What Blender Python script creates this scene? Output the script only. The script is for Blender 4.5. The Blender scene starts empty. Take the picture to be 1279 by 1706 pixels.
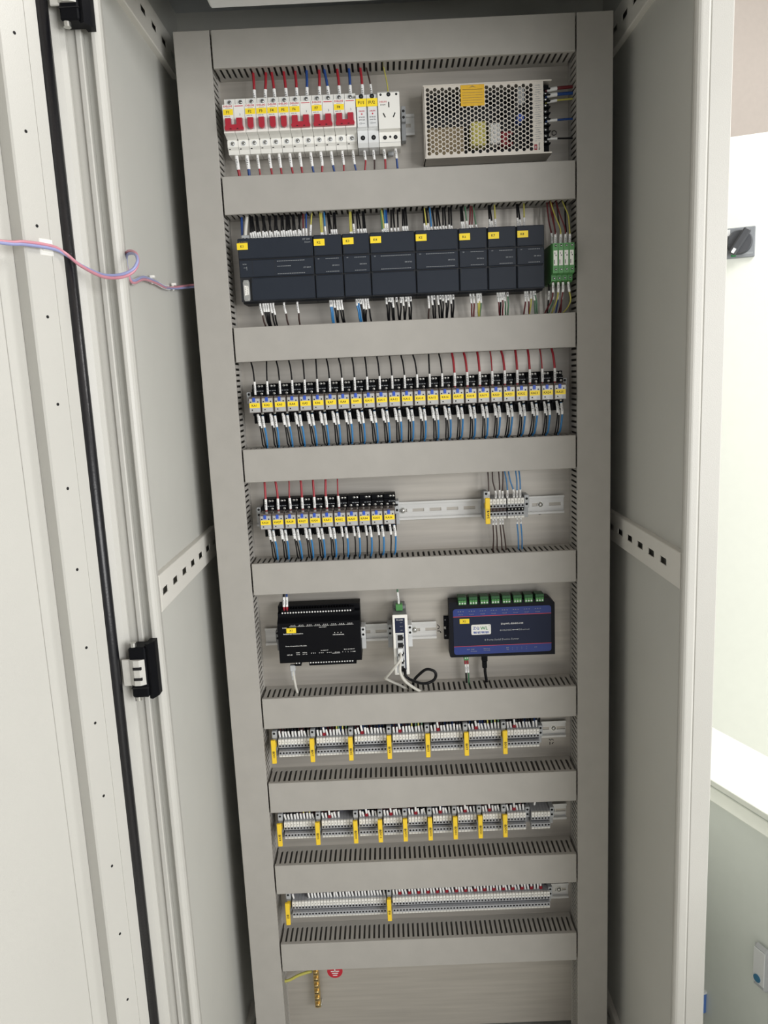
import bpy, math, random
from mathutils import Vector, Matrix

random.seed(7)
S = bpy.context.scene
C = S.collection
K = 0.001          # all shapes below are written in millimetres

# ------------------------------------------------------------------ camera
cam_d = bpy.data.cameras.new('camera')
cam_d.sensor_width = 36.0
cam_d.sensor_fit = 'AUTO'
cam_d.lens = 1281.47 / 1706.0 * 36.0
cam_d.clip_start = 0.02
cam = bpy.data.objects.new('camera', cam_d)
C.objects.link(cam)
_R = (Matrix.Rotation(0.00756, 3, 'Z') @ Matrix.Rotation(1.396946, 3, 'X')
      @ Matrix.Rotation(-0.0453959, 3, 'Z'))
cam.matrix_world = Matrix.Translation((-0.04006, -1.44659, 1.38463)) @ _R.to_4x4()
S.camera = cam

# ------------------------------------------------------------------ light
W = bpy.data.worlds.new('world')
S.world = W
W.use_nodes = True
_bg = W.node_tree.nodes['Background']
_bg.inputs['Color'].default_value = (0.97, 0.985, 1.0, 1)
_bg.inputs['Strength'].default_value = 0.45


def lamp(name, loc, target, sx, sy, power, col=(1, 1, 1)):
    d = bpy.data.lights.new(name, 'AREA')
    d.shape = 'RECTANGLE'
    d.size, d.size_y, d.energy, d.color = sx, sy, power, col
    o = bpy.data.objects.new(name, d)
    C.objects.link(o)
    o.location = loc
    o.rotation_euler = (Vector(target) - Vector(loc)).to_track_quat('-Z', 'Y').to_euler()
    o['kind'] = 'structure'
    return o


lamp('ceiling_lamp', (1.7, -0.2, 3.0), (1.2, 0.2, 0.6), 0.9, 0.9, 52, (1, 0.99, 0.97))
lamp('window_light', (2.25, -2.75, 1.55), (-0.1, 0.0, 1.1), 2.2, 1.7, 106, (1, 0.995, 0.985))

S.view_settings.view_transform = 'Standard'
S.view_settings.look = 'None'
S.view_settings.gamma = 1.0
S.view_settings.use_curve_mapping = False
S.view_settings.exposure = 0.0


# ------------------------------------------------------------------ materials
def lin(c):
    r = []
    for v in c:
        v /= 255.0
        r.append(v / 12.92 if v <= 0.04045 else ((v + 0.055) / 1.055) ** 2.4)
    return (r[0], r[1], r[2], 1)


def mat(name, rgb, rough=0.5, metal=0.0, var=0.06, scale=40.0, bump=0.0, bscale=900.0,
        stretch=None, coat=0.0, spec=0.5, trans=0.0):
    m = bpy.data.materials.new(name)
    m.use_nodes = True
    nt = m.node_tree
    b = nt.nodes['Principled BSDF']
    b.inputs['Roughness'].default_value = rough
    b.inputs['Metallic'].default_value = metal
    b.inputs['Specular IOR Level'].default_value = spec
    b.inputs['Coat Weight'].default_value = coat
    b.inputs['Transmission Weight'].default_value = trans
    col = lin(rgb)
    tc = nt.nodes.new('ShaderNodeTexCoord')
    src = tc.outputs['Object']
    if stretch:
        mp = nt.nodes.new('ShaderNodeMapping')
        mp.inputs['Scale'].default_value = stretch
        nt.links.new(src, mp.inputs['Vector'])
        src = mp.outputs['Vector']
    if var:
        n = nt.nodes.new('ShaderNodeTexNoise')
        n.inputs['Scale'].default_value = scale
        n.inputs['Detail'].default_value = 4
        nt.links.new(src, n.inputs['Vector'])
        r = nt.nodes.new('ShaderNodeValToRGB')
        r.color_ramp.elements[0].position = 0.3
        r.color_ramp.elements[1].position = 0.7
        r.color_ramp.elements[0].color = tuple(c * (1 - var) for c in col[:3]) + (1,)
        r.color_ramp.elements[1].color = tuple(min(1, c * (1 + var)) for c in col[:3]) + (1,)
        nt.links.new(n.outputs['Fac'], r.inputs['Fac'])
        nt.links.new(r.outputs['Color'], b.inputs['Base Color'])
    else:
        b.inputs['Base Color'].default_value = col
    if bump:
        n2 = nt.nodes.new('ShaderNodeTexNoise')
        n2.inputs['Scale'].default_value = bscale
        n2.inputs['Detail'].default_value = 2
        nt.links.new(tc.outputs['Object'], n2.inputs['Vector'])
        bp = nt.nodes.new('ShaderNodeBump')
        bp.inputs['Strength'].default_value = bump
        bp.inputs['Distance'].default_value = 0.0006
        nt.links.new(n2.outputs['Fac'], bp.inputs['Height'])
        nt.links.new(bp.outputs['Normal'], b.inputs['Normal'])
    return m


CREAM = mat('cream_powder_coat', (194, 193, 187), 0.42, var=0.015, scale=6, bump=0.35, bscale=700)
PANEL = mat('light_grey_powder_coat', (196, 196, 190), 0.5, var=0.02, scale=5, bump=0.25, bscale=700)
RAILP = mat('pale_rail_paint', (220, 218, 211), 0.45, var=0.015, scale=8, bump=0.2, bscale=700)
ROOFP = mat('roof_grey_paint', (196, 200, 202), 0.6, var=0.02, scale=5)
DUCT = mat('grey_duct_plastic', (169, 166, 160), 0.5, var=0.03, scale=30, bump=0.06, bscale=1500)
DUCTIN = mat('grey_duct_plastic_shaded', (120, 118, 113), 0.6, var=0.02)  # same duct plastic, with the shade inside the closed ducts put into its colour
GALV = mat('galvanised_sheet', (192, 187, 179), 0.4, metal=0.55, var=0.08, scale=9, stretch=(0.6, 1, 12), bump=0.05, bscale=400)
RAIL = mat('zinc_rail', (222, 222, 220), 0.36, metal=0.4, var=0.05, scale=10, stretch=(0.5, 20, 20))
SCREW = mat('zinc_screw', (205, 205, 200), 0.28, metal=0.9, var=0.05)
STEEL = mat('satin_steel_cover', (214, 208, 198), 0.45, metal=0.35, var=0.03, scale=20)
BRASS = mat('brass', (198, 172, 116), 0.3, metal=0.85, var=0.08, scale=200)
WHITE = mat('white_plastic', (236, 235, 229), 0.38, var=0.01)
OFFW = mat('cool_white_plastic', (222, 224, 224), 0.4, var=0.01)
LGREY = mat('light_grey_plastic', (181, 184, 186), 0.5, var=0.02)
MGREY = mat('mid_grey_plastic', (130, 132, 134), 0.5, var=0.02)
TERMG = mat('terminal_grey_plastic', (168, 170, 174), 0.5, var=0.02)
BLACK = mat('black_plastic', (11, 12, 16), 0.5, var=0.05, spec=0.12)
HOLE = mat('dark_hole', (9, 9, 11), 0.8, var=0)
PLC = mat('anthracite_plastic', (38, 44, 54), 0.5, spec=0.25, var=0.03, scale=60, bump=0.1, bscale=1200)
PLCD = mat('anthracite_recess', (22, 25, 31), 0.55, var=0.03)
PRINT = mat('grey_print', (148, 152, 155), 0.6, var=0)
PRINTW = mat('white_print', (228, 228, 226), 0.6, var=0)
INK = mat('black_ink', (26, 24, 22), 0.6, var=0)
REDINK = mat('red_ink', (196, 38, 62), 0.6, var=0)
BLUEINK = mat('blue_ink', (36, 74, 160), 0.6, var=0)
GREENINK = mat('green_ink', (40, 132, 70), 0.6, var=0)
YEL = mat('yellow_label_tape', (250, 220, 45), 0.42, var=0.01)
YELTAG = mat('yellow_tag_plastic', (243, 205, 50), 0.4, var=0.02)
YELST = mat('amber_sticker', (225, 178, 42), 0.5, var=0.03)
RED = mat('red_toggle_plastic', (172, 40, 56), 0.35, var=0.03)
BLUE = mat('blue_lever_plastic', (52, 88, 190), 0.4, var=0.02)
SMOKE = mat('smoky_case_plastic', (112, 104, 100), 0.22, var=0.04, coat=0.3)
SILVER = mat('relay_face_plate', (188, 188, 186), 0.42, metal=0.25, var=0.03)
GREEN = mat('green_plastic', (84, 146, 84), 0.42, var=0.03)
DGREEN = mat('dark_green_plastic', (42, 92, 52), 0.45, var=0.03)
RUBBER = mat('black_rubber', (20, 20, 24), 0.32, var=0.1, scale=60, bump=0.3, bscale=300)
W_RED = mat('red_wire', (160, 36, 48), 0.4, var=0.03)
W_DRED = mat('dark_red_wire', (104, 34, 40), 0.4, var=0.03)
W_BLUE = mat('blue_wire', (56, 128, 186), 0.4, var=0.03)
W_NAVY = mat('navy_wire', (36, 72, 138), 0.4, var=0.03)
W_BLACK = mat('black_wire', (16, 16, 19), 0.45, spec=0.25, var=0.03)
W_BROWN = mat('brown_wire', (62, 44, 40), 0.4, var=0.03)
W_YEL = mat('yellow_green_wire', (192, 186, 92), 0.4, var=0.06, scale=300)
W_GRN = mat('green_wire', (84, 128, 98), 0.4, var=0.03)
W_GREY = mat('grey_cable', (206, 204, 196), 0.45, var=0.02)
SLEEVE = mat('white_marker_sleeve', (240, 240, 238), 0.5, var=0)
FERR = mat('red_ferrule', (150, 30, 44), 0.4, var=0)
PANELBLUE = mat('blue_front_foil', (38, 58, 130), 0.4, var=0.02)
PANELNAVY = mat('navy_front_foil', (30, 38, 62), 0.45, spec=0.25, var=0.02)
SRVBLK = mat('matt_black_metal', (16, 18, 27), 0.5, spec=0.2, var=0.04)
REDLINE = mat('red_line_print', (190, 60, 80), 0.5, var=0)
CIRC = mat('brown_circuit_board', (150, 134, 104), 0.6, var=0.2, scale=70)
COIL = mat('yellow_transformer_tape', (214, 206, 110), 0.5, var=0.06)
SAFE = mat('red_earth_sticker', (190, 34, 52), 0.5, var=0)
PINK = mat('pink_cable_jacket', (204, 140, 154), 0.3, var=0.05)
LAVEN = mat('blue_cable_jacket', (150, 156, 200), 0.3, var=0.05)
CLEAR = mat('clear_spiral_wrap', (214, 214, 216), 0.25, var=0.02)
BGWHITE = mat('white_cabinet_paint', (226, 229, 220), 0.4, var=0.01)
BGGREEN = mat('pale_grey_cabinet_paint', (226, 231, 224), 0.4, var=0.01)
WALLP = mat('beige_wall_paint', (222, 213, 205), 0.8, var=0.02)
FLOORP = mat('pale_epoxy_floor', (196, 194, 186), 0.35, var=0.04, scale=3)
KNOB = mat('dark_grey_knob', (70, 72, 76), 0.4, var=0.03)
SWPLATE = mat('grey_switch_plate', (132, 136, 140), 0.4, var=0.03)
HANDBLUE = mat('blue_lock_button', (58, 118, 152), 0.4, var=0.02)
BLUELAB = mat('blue_tag_plastic', (86, 126, 196), 0.4, var=0.03)


# ------------------------------------------------------------------ mesh builder
_text = {}


def text_geo(s):
    if s not in _text:
        cu = bpy.data.curves.new('t', 'FONT')
        cu.body = s
        cu.size = 1.0
        cu.resolution_u = 1
        cu.offset = 0.018
        cu.align_x = 'CENTER'
        cu.align_y = 'CENTER'
        ob = bpy.data.objects.new('t', cu)
        me = bpy.data.meshes.new_from_object(ob)
        _text[s] = ([(v.co.x, v.co.y) for v in me.vertices], [tuple(p.vertices) for p in me.polygons])
        bpy.data.objects.remove(ob)
        bpy.data.meshes.remove(me)
        bpy.data.curves.remove(cu)
    return _text[s]


class MB:
    def __init__(self):
        self.v, self.f, self.mi, self.sm, self.mats = [], [], [], [], []

    def add(self, vs, fs, m, smooth=False):
        if m not in self.mats:
            self.mats.append(m)
        k = self.mats.index(m)
        n = len(self.v)
        self.v += [tuple(p) for p in vs]
        for f in fs:
            self.f.append(tuple(i + n for i in f))
            self.mi.append(k)
            self.sm.append(smooth)
        return self

    def box(self, x0, x1, y0, y1, z0, z1, m, b=0.0):
        if x1 < x0: x0, x1 = x1, x0
        if y1 < y0: y0, y1 = y1, y0
        if z1 < z0: z0, z1 = z1, z0
        if b <= 0:
            vs = [(x, y, z) for x in (x0, x1) for y in (y0, y1) for z in (z0, z1)]
            fs = [(0, 1, 3, 2), (4, 6, 7, 5), (0, 4, 5, 1), (2, 3, 7, 6), (0, 2, 6, 4), (1, 5, 7, 3)]
            return self.add(vs, fs, m)
        vs, idx = [], {}
        X, Y, Z = (x0, x1), (y0, y1), (z0, z1)
        for i in (0, 1):
            for j in (0, 1):
                for k in (0, 1):
                    si, sj, sk = 1 - 2 * i, 1 - 2 * j, 1 - 2 * k
                    for a in range(3):
                        d = [b * si, b * sj, b * sk]
                        d[a] = 0
                        idx[(i, j, k, a)] = len(vs)
                        vs.append((X[i] + d[0], Y[j] + d[1], Z[k] + d[2]))
        fs = []
        for i in (0, 1):
            fs.append([idx[(i, 0, 0, 0)], idx[(i, 1, 0, 0)], idx[(i, 1, 1, 0)], idx[(i, 0, 1, 0)]])
            fs.append([idx[(0, i, 0, 1)], idx[(1, i, 0, 1)], idx[(1, i, 1, 1)], idx[(0, i, 1, 1)]])
            fs.append([idx[(0, 0, i, 2)], idx[(1, 0, i, 2)], idx[(1, 1, i, 2)], idx[(0, 1, i, 2)]])
            for j in (0, 1):
                fs.append([idx[(i, j, 0, 0)], idx[(i, j, 1, 0)], idx[(i, j, 1, 1)], idx[(i, j, 0, 1)]])
                fs.append([idx[(i, 0, j, 0)], idx[(i, 1, j, 0)], idx[(i, 1, j, 2)], idx[(i, 0, j, 2)]])
                fs.append([idx[(0, i, j, 1)], idx[(1, i, j, 1)], idx[(1, i, j, 2)], idx[(0, i, j, 2)]])
                for k in (0, 1):
                    fs.append([idx[(i, j, k, 0)], idx[(i, j, k, 1)], idx[(i, j, k, 2)]])
        c = Vector(((x0 + x1) / 2, (y0 + y1) / 2, (z0 + z1) / 2))
        out = []
        for f in fs:
            p = [Vector(vs[q]) for q in f]
            n = (p[1] - p[0]).cross(p[2] - p[0])
            out.append(tuple(f) if n.dot((p[0] + p[2]) / 2 - c) > 0 else tuple(reversed(f)))
        return self.add(vs, out, m)

    def ext(self, poly, a0, a1, axis, m, smooth=False):
        """extrude a 2-D polygon: axis X -> poly is (y,z); Y -> (x,z); Z -> (x,y)"""
        n = len(poly)
        def put(p, a):
            return (a, p[0], p[1]) if axis == 'X' else (p[0], a, p[1]) if axis == 'Y' else (p[0], p[1], a)
        vs = [put(p, a0) for p in poly] + [put(p, a1) for p in poly]
        area = sum(poly[i][0] * poly[(i + 1) % n][1] - poly[(i + 1) % n][0] * poly[i][1] for i in range(n))
        flip = (area > 0) == (axis != 'Y')
        if a1 < a0: flip = not flip
        fs = [tuple(range(n)), tuple(range(2 * n - 1, n - 1, -1))]
        for i in range(n):
            j = (i + 1) % n
            fs.append((i, i + n, j + n, j))
        if flip:
            fs = [tuple(reversed(f)) for f in fs]
        return self.add(vs, fs, m, smooth)

    def cyl(self, c, r, h, axis, m, n=12, r2=None):
        """cylinder from c along the axis for length h (sign allowed)"""
        r2 = r if r2 is None else r2
        vs = []
        for a, rr in ((0, r), (h, r2)):
            for i in range(n):
                t = 2 * math.pi * i / n
                u, w = rr * math.cos(t), rr * math.sin(t)
                vs.append((c[0] + a, c[1] + u, c[2] + w) if axis == 'X' else
                          (c[0] + u, c[1] + a, c[2] + w) if axis == 'Y' else (c[0] + u, c[1] + w, c[2] + a))
        flip = (axis == 'Y') != (h < 0)
        side = [(i, (i + 1) % n, n + (i + 1) % n, n + i) for i in range(n)]
        caps = [tuple(range(n - 1, -1, -1)), tuple(range(n, 2 * n))]
        if flip:
            side = [tuple(reversed(f)) for f in side]
            caps = [tuple(reversed(f)) for f in caps]
        self.add(vs, side, m, True)
        k = len(self.v) - 2 * n
        return self.add(vs, caps, m)

    def dome(self, c, r, h, m, n=10):
        """a rounded screw head bulging towards -Y"""
        vs = [(c[0], c[1] - h, c[2])]
        for rr, hh in ((0.6, 0.8), (0.95, 0.35), (1.0, 0.0)):
            for i in range(n):
                t = 2 * math.pi * i / n
                vs.append((c[0] + r * rr * math.cos(t), c[1] - h * hh, c[2] + r * rr * math.sin(t)))
        fs = [(0, 1 + i, 1 + (i + 1) % n) for i in range(n)]
        for k in (0, 1):
            fs += [(1 + k * n + i, 1 + (k + 1) * n + i, 1 + (k + 1) * n + (i + 1) % n, 1 + k * n + (i + 1) % n) for i in range(n)]
        return self.add(vs, fs, m, True)

    def tube(self, pts, r, m, n=6, cap=True):
        P = [Vector(p) for p in pts]
        T = []
        for i in range(len(P)):
            a = P[min(i + 1, len(P) - 1)] - P[max(i - 1, 0)]
            T.append(a.normalized() if a.length > 1e-9 else Vector((0, 0, 1)))
        ref = Vector((0, 1, 0)) if abs(T[0].y) < 0.9 else Vector((1, 0, 0))
        u = T[0].cross(ref).normalized()
        vs = []
        for p, t in zip(P, T):
            u = (u - t * u.dot(t))
            u = u.normalized() if u.length > 1e-6 else t.orthogonal().normalized()
            w = t.cross(u)
            for i in range(n):
                a = 2 * math.pi * i / n
                vs.append(p + (u * math.cos(a) + w * math.sin(a)) * r)
        fs = []
        for k in range(len(P) - 1):
            for i in range(n):
                j = (i + 1) % n
                fs.append((k * n + i, k * n + j, (k + 1) * n + j, (k + 1) * n + i))
        self.add(vs, fs, m, True)
        if cap:
            L = (len(P) - 1) * n
            self.add(vs, [tuple(range(n - 1, -1, -1)), tuple(range(L, L + n))], m)
        return self

    def text(self, s, x, y, z, h, m, w=None, rot=0.0):
        """flat lettering in the X-Z plane, read from -Y; h = cap height"""
        vs, fs = text_geo(s)
        if not vs: return self
        x0, x1 = min(v[0] for v in vs), max(v[0] for v in vs)
        z0, z1 = min(v[1] for v in vs), max(v[1] for v in vs)
        sc = h / max(z1 - z0, 1e-6)
        sx = sc if w is None else w / max(x1 - x0, 1e-6)
        cr, sr = math.cos(rot), math.sin(rot)
        out = []
        for a, b in vs:
            a, b = (a - (x0 + x1) / 2) * sx, (b - (z0 + z1) / 2) * sc
            out.append((x + a * cr - b * sr, y, z + a * sr + b * cr))
        return self.add(out, fs, m)

    def xform(self, M):
        self.v = [tuple(M @ Vector(p)) for p in self.v]
        return self

    def mesh(self, name):
        me = bpy.data.meshes.new(name)
        me.from_pydata([(a * K, b * K, c * K) for a, b, c in self.v], [], self.f)
        for m in self.mats:
            me.materials.append(m)
        me.polygons.foreach_set('material_index', self.mi)
        me.polygons.foreach_set('use_smooth', self.sm)
        me.update()
        return me

    def build(self, name, parent=None):
        return link(name, self.mesh(name), parent)


def link(name, me, parent=None, loc=(0, 0, 0)):
    o = bpy.data.objects.new(name, me)
    C.objects.link(o)
    o.parent = parent
    o.location = Vector(loc) * K
    return o


def tag(o, label, cat, group=None, kind=None):
    o['label'] = label
    o['category'] = cat
    if group: o['group'] = group
    if kind: o['kind'] = kind
    return o


def thing(name, label, cat, loc, group=None):
    o = link(name, None, None, loc)
    o.empty_display_size = 0.01
    return tag(o, label, cat, group)


def part(name, mb, parent, label=None, kind=None):
    o = mb.build(name, parent)
    if label: o['label'] = label
    if kind: o['kind'] = kind
    return o


def struct(name, mb):
    o = mb.build(name)
    o['kind'] = 'structure'
    return o


def dup(o, parent=None, skip=()):
    c = o.copy()
    C.objects.link(c)
    c.parent = parent
    for ch in o.children:
        if ch.name.split('.')[0] not in skip:
            dup(ch, c, skip)
    return c


ORD = ['zeroth', 'first', 'second', 'third', 'fourth', 'fifth', 'sixth', 'seventh', 'eighth', 'ninth', 'tenth',
       'eleventh', 'twelfth', 'thirteenth', 'fourteenth', 'fifteenth', 'sixteenth', 'seventeenth', 'eighteenth',
       'nineteenth', 'twentieth', 'twenty-first', 'twenty-second', 'twenty-third', 'twenty-fourth', 'twenty-fifth',
       'twenty-sixth', 'twenty-seventh', 'twenty-eighth', 'twenty-ninth', 'thirtieth']
ORD += ['thirty-' + w for w in ORD[1:10]] + ['fortieth'] + ['forty-' + w for w in ORD[1:10]] + ['fiftieth']


# ------------------------------------------------------------------ wires
def smooth_path(P, n=5):
    P = [Vector(p) for p in P]
    if len(P) < 3: return P
    out = []
    Q = [P[0] * 2 - P[1]] + P + [P[-1] * 2 - P[-2]]
    for i in range(1, len(Q) - 2):
        for k in range(n):
            t = k / n
            a, b, c, d = Q[i - 1], Q[i], Q[i + 1], Q[i + 2]
            out.append(0.5 * ((2 * b) + (c - a) * t + (2 * a - 5 * b + 4 * c - d) * t * t + (3 * b - a - 3 * c + d) * t ** 3))
    out.append(P[-1])
    return out


def cut(path, s0, s1):
    out, s = [], 0.0
    for a, b in zip(path, path[1:]):
        L = (b - a).length
        if L < 1e-6: continue
        if s <= s0 <= s + L: out.append(a.lerp(b, (s0 - s) / L))
        if s0 < s + L < s1: out.append(b.copy())
        if s <= s1 <= s + L:
            out.append(a.lerp(b, (s1 - s) / L))
            break
        s += L
    return out


def wire(label, pts, r, m, sleeve=None, group=None, rs=None, ferrule=None, name='wire', n=6, marks=True, cat='wire', seg=4):
    org = Vector(pts[0])
    P = smooth_path([Vector(p) - org for p in pts], seg)
    o = MB().tube(P, r, m, n).build(name)
    o.location = org * K
    tag(o, label, cat, group)
    if sleeve:
        rs = rs or r + 0.9
        q = cut(P, *sleeve)
        if len(q) >= 2:
            b = MB().tube(q, rs, SLEEVE, n)
            if marks:
                tot = sum((v - u).length for u, v in zip(q, q[1:]))
                for t, u0, u1 in ((0.3, -0.5, 0.3), (0.42, -0.3, 0.5), (0.54, -0.5, 0.45), (0.68, -0.45, 0.1)):
                    p = cut(q, 0, t * tot)[-1]
                    b.box(p.x + rs * u0, p.x + rs * u1, p.y - rs - 0.1, p.y - rs + 0.3, p.z - 0.45, p.z + 0.45, KNOB)
            part('marker_sleeve', b, o)
    if ferrule:
        q = cut(P, *ferrule)
        if len(q) >= 2:
            part('ferrule_collar', MB().tube(q, (rs or r + 0.9) * 0.95, FERR, n), o)
    return o


# ------------------------------------------------------------------ setting
struct('floor', MB().box(-4500, 4500, -5000, 3000, -130, -100, FLOORP))
struct('wall_back', MB().box(-4500, 4500, 2400, 2500, -100, 3400, WALLP))

struct('ceiling', MB().box(-4500, 4500, -5000, 2500, 3400, 3450, WALLP))

# ------------------------------------------------------------------ the cabinet that everything sits in
CAB = thing('control_cabinet', 'cream steel control cabinet with its left door swung open', 'cabinet', (0, -100, -100))
_o = Vector((0, -100, -100))


def cab(name, mb, parent=None, label=None):
    if parent is None:
        mb.v = [(a - _o.x, b - _o.y, c - _o.z) for a, b, c in mb.v]
        return part(name, mb, CAB, label)
    mb.v = [(a - _o.x, b - _o.y, c - _o.z) for a, b, c in mb.v]
    return part(name, mb, parent, label)


cab('side_panel', MB().box(-437, -398, -335, 140, -100, 2090, PANEL), None, 'left grey inner side of the cabinet')
cab('side_panel', MB().box(398, 437, -335, 140, -100, 2090, PANEL), None, 'right grey inner side of the cabinet')
cab('back_panel', MB().box(-398, 398, 130, 140, -100, 2090, PANEL))
cab('roof_panel', MB().box(-437, 437, -340, 140, 2070, 2100, ROOFP))
cab('floor_panel', MB().box(-398, 398, -340, 140, -100, -60, PANEL))
cab('mounting_plate', MB().box(-362, 362, 0, 3, -2, 1985, GALV, 0.8), None, 'galvanised plate behind all the devices')
# right front flange: rounded lip, step line, textured face
bead = [(390, -330)] + [(390 + 8 - 8 * math.cos(a) - 3, -342 - 9 * math.sin(a)) for a in (0.1, 0.5, 0.9, 1.3, 1.57)] + [(403, -351), (406, -349), (406.6, -346), (406.6, -330)]
cab('flange_lip', MB().ext(bead, -100, 2090, 'Z', CREAM, False))
cab('front_flange', MB().box(407.4, 437.5, -347, -330, -100, 2090, CREAM, 1.2))
# left flange: lip, drain channel, thin outer strip
beadL = [(-390, -330)] + [(-390 - 6 + 10 * math.cos(a), -350 - 12 * math.sin(a)) for a in (0.0, 0.5, 0.9, 1.3, 1.57)] + [(-397.5, -362), (-398.5, -361), (-398.5, -330)]
cab('flange_lip', MB().ext(beadL, -100, 2090, 'Z', CREAM))
cab('drain_channel', MB().box(-420, -398.5, -349, -330, -100, 2090, PANEL))
cab('channel_strip', MB().box(-419.5, -411.3, -361, -330, -100, 2090, CREAM, 1.5))
cab('front_flange', MB().box(-437, -419.6, -357, -330, -100, 2090, CREAM))


# punched rails on the side panels (three a side)
def punched(x_face, x_wall, z0, z1, y0, y1, yh, pitch, label):
    b = MB()
    t = 1.6 if x_face < 0 else -1.6
    xa, xb = x_face, x_face - t
    zc = (z0 + z1) / 2
    h0, h1 = zc - 5.5, zc + 5.5
    b.box(xa, xb, y0, y1, z0, h0, RAILP)
    b.box(xa, xb, y0, y1, h1, z1, RAILP)
    prev = y1
    y = yh
    while y - 14 > y0:
        b.box(xa, xb, prev, y + 14, h0, h1, RAILP)
        prev = y - 14
        y -= pitch
    b.box(xa, xb, prev, y0, h0, h1, RAILP)
    c = 1.6 if x_face < 0 else -1.6          # rounded folds between face and flanges
    for za, s_ in ((z1, 1), (z0, -1)):
        b.ext([(xa, za), (xa - c * 0.3, za + s_ * 1.0), (xa - c * 0.9, za + s_ * 1.6), (x_wall, za + s_ * 1.6), (x_wall, za), (xb, za)], y0, y1, 'Y', RAILP)
    cab('punched_rail', b, None, label)


for sx, nm in ((-1, 'left'), (1, 'right')):
    for z0, z1, ds in ((1053, 1106, 'slotted rail halfway up the %s side'), (1933, 1989, 'slotted rail at the top of the %s side'), (-32, 22, 'slotted rail at the foot of the %s side')):
        punched(sx * 387.5, sx * 398, z0, z1, -333, 60, 16 if sx > 0 else 36.5, 56 if sx > 0 else 57.5, ds % nm)
cab('top_flange', MB().box(-437, 437, -347, -330, 1905, 2100, CREAM, 1))
# light housing under the roof
cab('light_housing', MB().box(-276, 290, -235, -175, 1941, 1990, OFFW, 3).box(-250, -230, -220, -190, 1985, 2071, OFFW).box(240, 260, -220, -190, 1985, 2071, OFFW),
    None, 'pale strip housing hung under the roof')

# --- the open left door, built flat (s along X, out of the face along -Y) and swung open
DM = Matrix(((-0.5, -0.866, 0, -437), (-0.866, 0.5, 0, -375), (0, 0, 1, 0), (0, 0, 0, 1)))
# local x = distance from hinge, local y = depth behind the face (face looks to -y)
door = None


def dpart(name, mb, label=None):
    mb.xform(DM)
    for i, f in enumerate(mb.f):      # the swing mirrors the door, turn the faces back
        mb.f[i] = tuple(reversed(f))
    return cab(name, mb, door, label)


door = dpart('door', MB().box(-16, 800, 25, 45, -90, 2040, CREAM, 2), 'cream cabinet door opened to the left')
dpart('door_rim', MB().ext([(-16, 40), (-17, 6), (-15, 1), (-11, -1.5), (-3, -0.5), (2, 2), (8, 5), (11, 6), (11, 40)], -88, 2038, 'Z', CREAM, False))
dpart('door_frame_tube', MB().box(27.5, 83, 0.6, 26, -80, 2030, CREAM, 2.2).box(27.2, 45, -0.2, 5, -80, 2030, CREAM, 0.2)
      .box(83, 108, 23.5, 25.5, -80, 2030, CREAM, 0.5))
dpart('door_gasket', MB().ext([(11, 12), (11, -1), (12.5, -4.5), (16, -6.5), (21, -6.5), (25, -4.5), (27, -1), (27, 12)], -85, 2035, 'Z', RUBBER, True)
      .box(11.5, 26.5, 5, 26, -85, 2035, RUBBER), 'black rubber door seal')
hb = MB()
for k in range(19):
    hb.cyl((62, 0.35, 20 + 111.6 * k + 9.0), 2.1, 0.6, 'Y', HOLE, 10)
dpart('frame_holes', hb, 'row of small punched holes')


# hinges between door and cabinet
def hinge(z, label):
    h = cab('hinge', MB().box(-425, -401, -391, -362, z - 38, z + 38, BLACK, 2)
            .ext([(-401, -362), (-401, -388), (-396, -390), (-390.5, -376), (-390.5, -362)], z - 41, z + 42, 'Z', BLACK)
            .box(-425.5, -400.5, -391.6, -380, z - 24, z - 22.5, HOLE), None, label)
    cab('hinge_leaf', MB().box(-437, -424, -390, -386, z - 20, z + 20, CREAM, 1)
        .ext([(-425, -384), (-425, -391), (-418, -396), (-410, -396), (-403, -391), (-401, -384)], z - 18, z + 20, 'Z', CREAM, False)
        .box(-419, -407, -397, -392, z + 6, z + 10, HOLE).box(-419, -407, -397, -392, z - 10, z - 6, HOLE), h)
    for q, s in ((z + 38, 1), (z - 38, -1)):
        cab('hinge_screw', MB().cyl((-419, -385, q), 5, 6 * s, 'Z', SCREW, 8), h)


hinge(979, 'black hinge with cream leaf halfway up the left side')
hinge(1880, 'black hinge near the top left')

# ------------------------------------------------------------------ wiring ducts
DZ = [(1900, 1958.5), (1669, 1730.6), (1421.2, 1480.8), (1206.5, 1266.4), (994.9, 1054.7), (728.6, 789.9),
      (552.7, 615.3), (375.4, 437.8), (200, 261.9)]
F = -63.9


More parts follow.
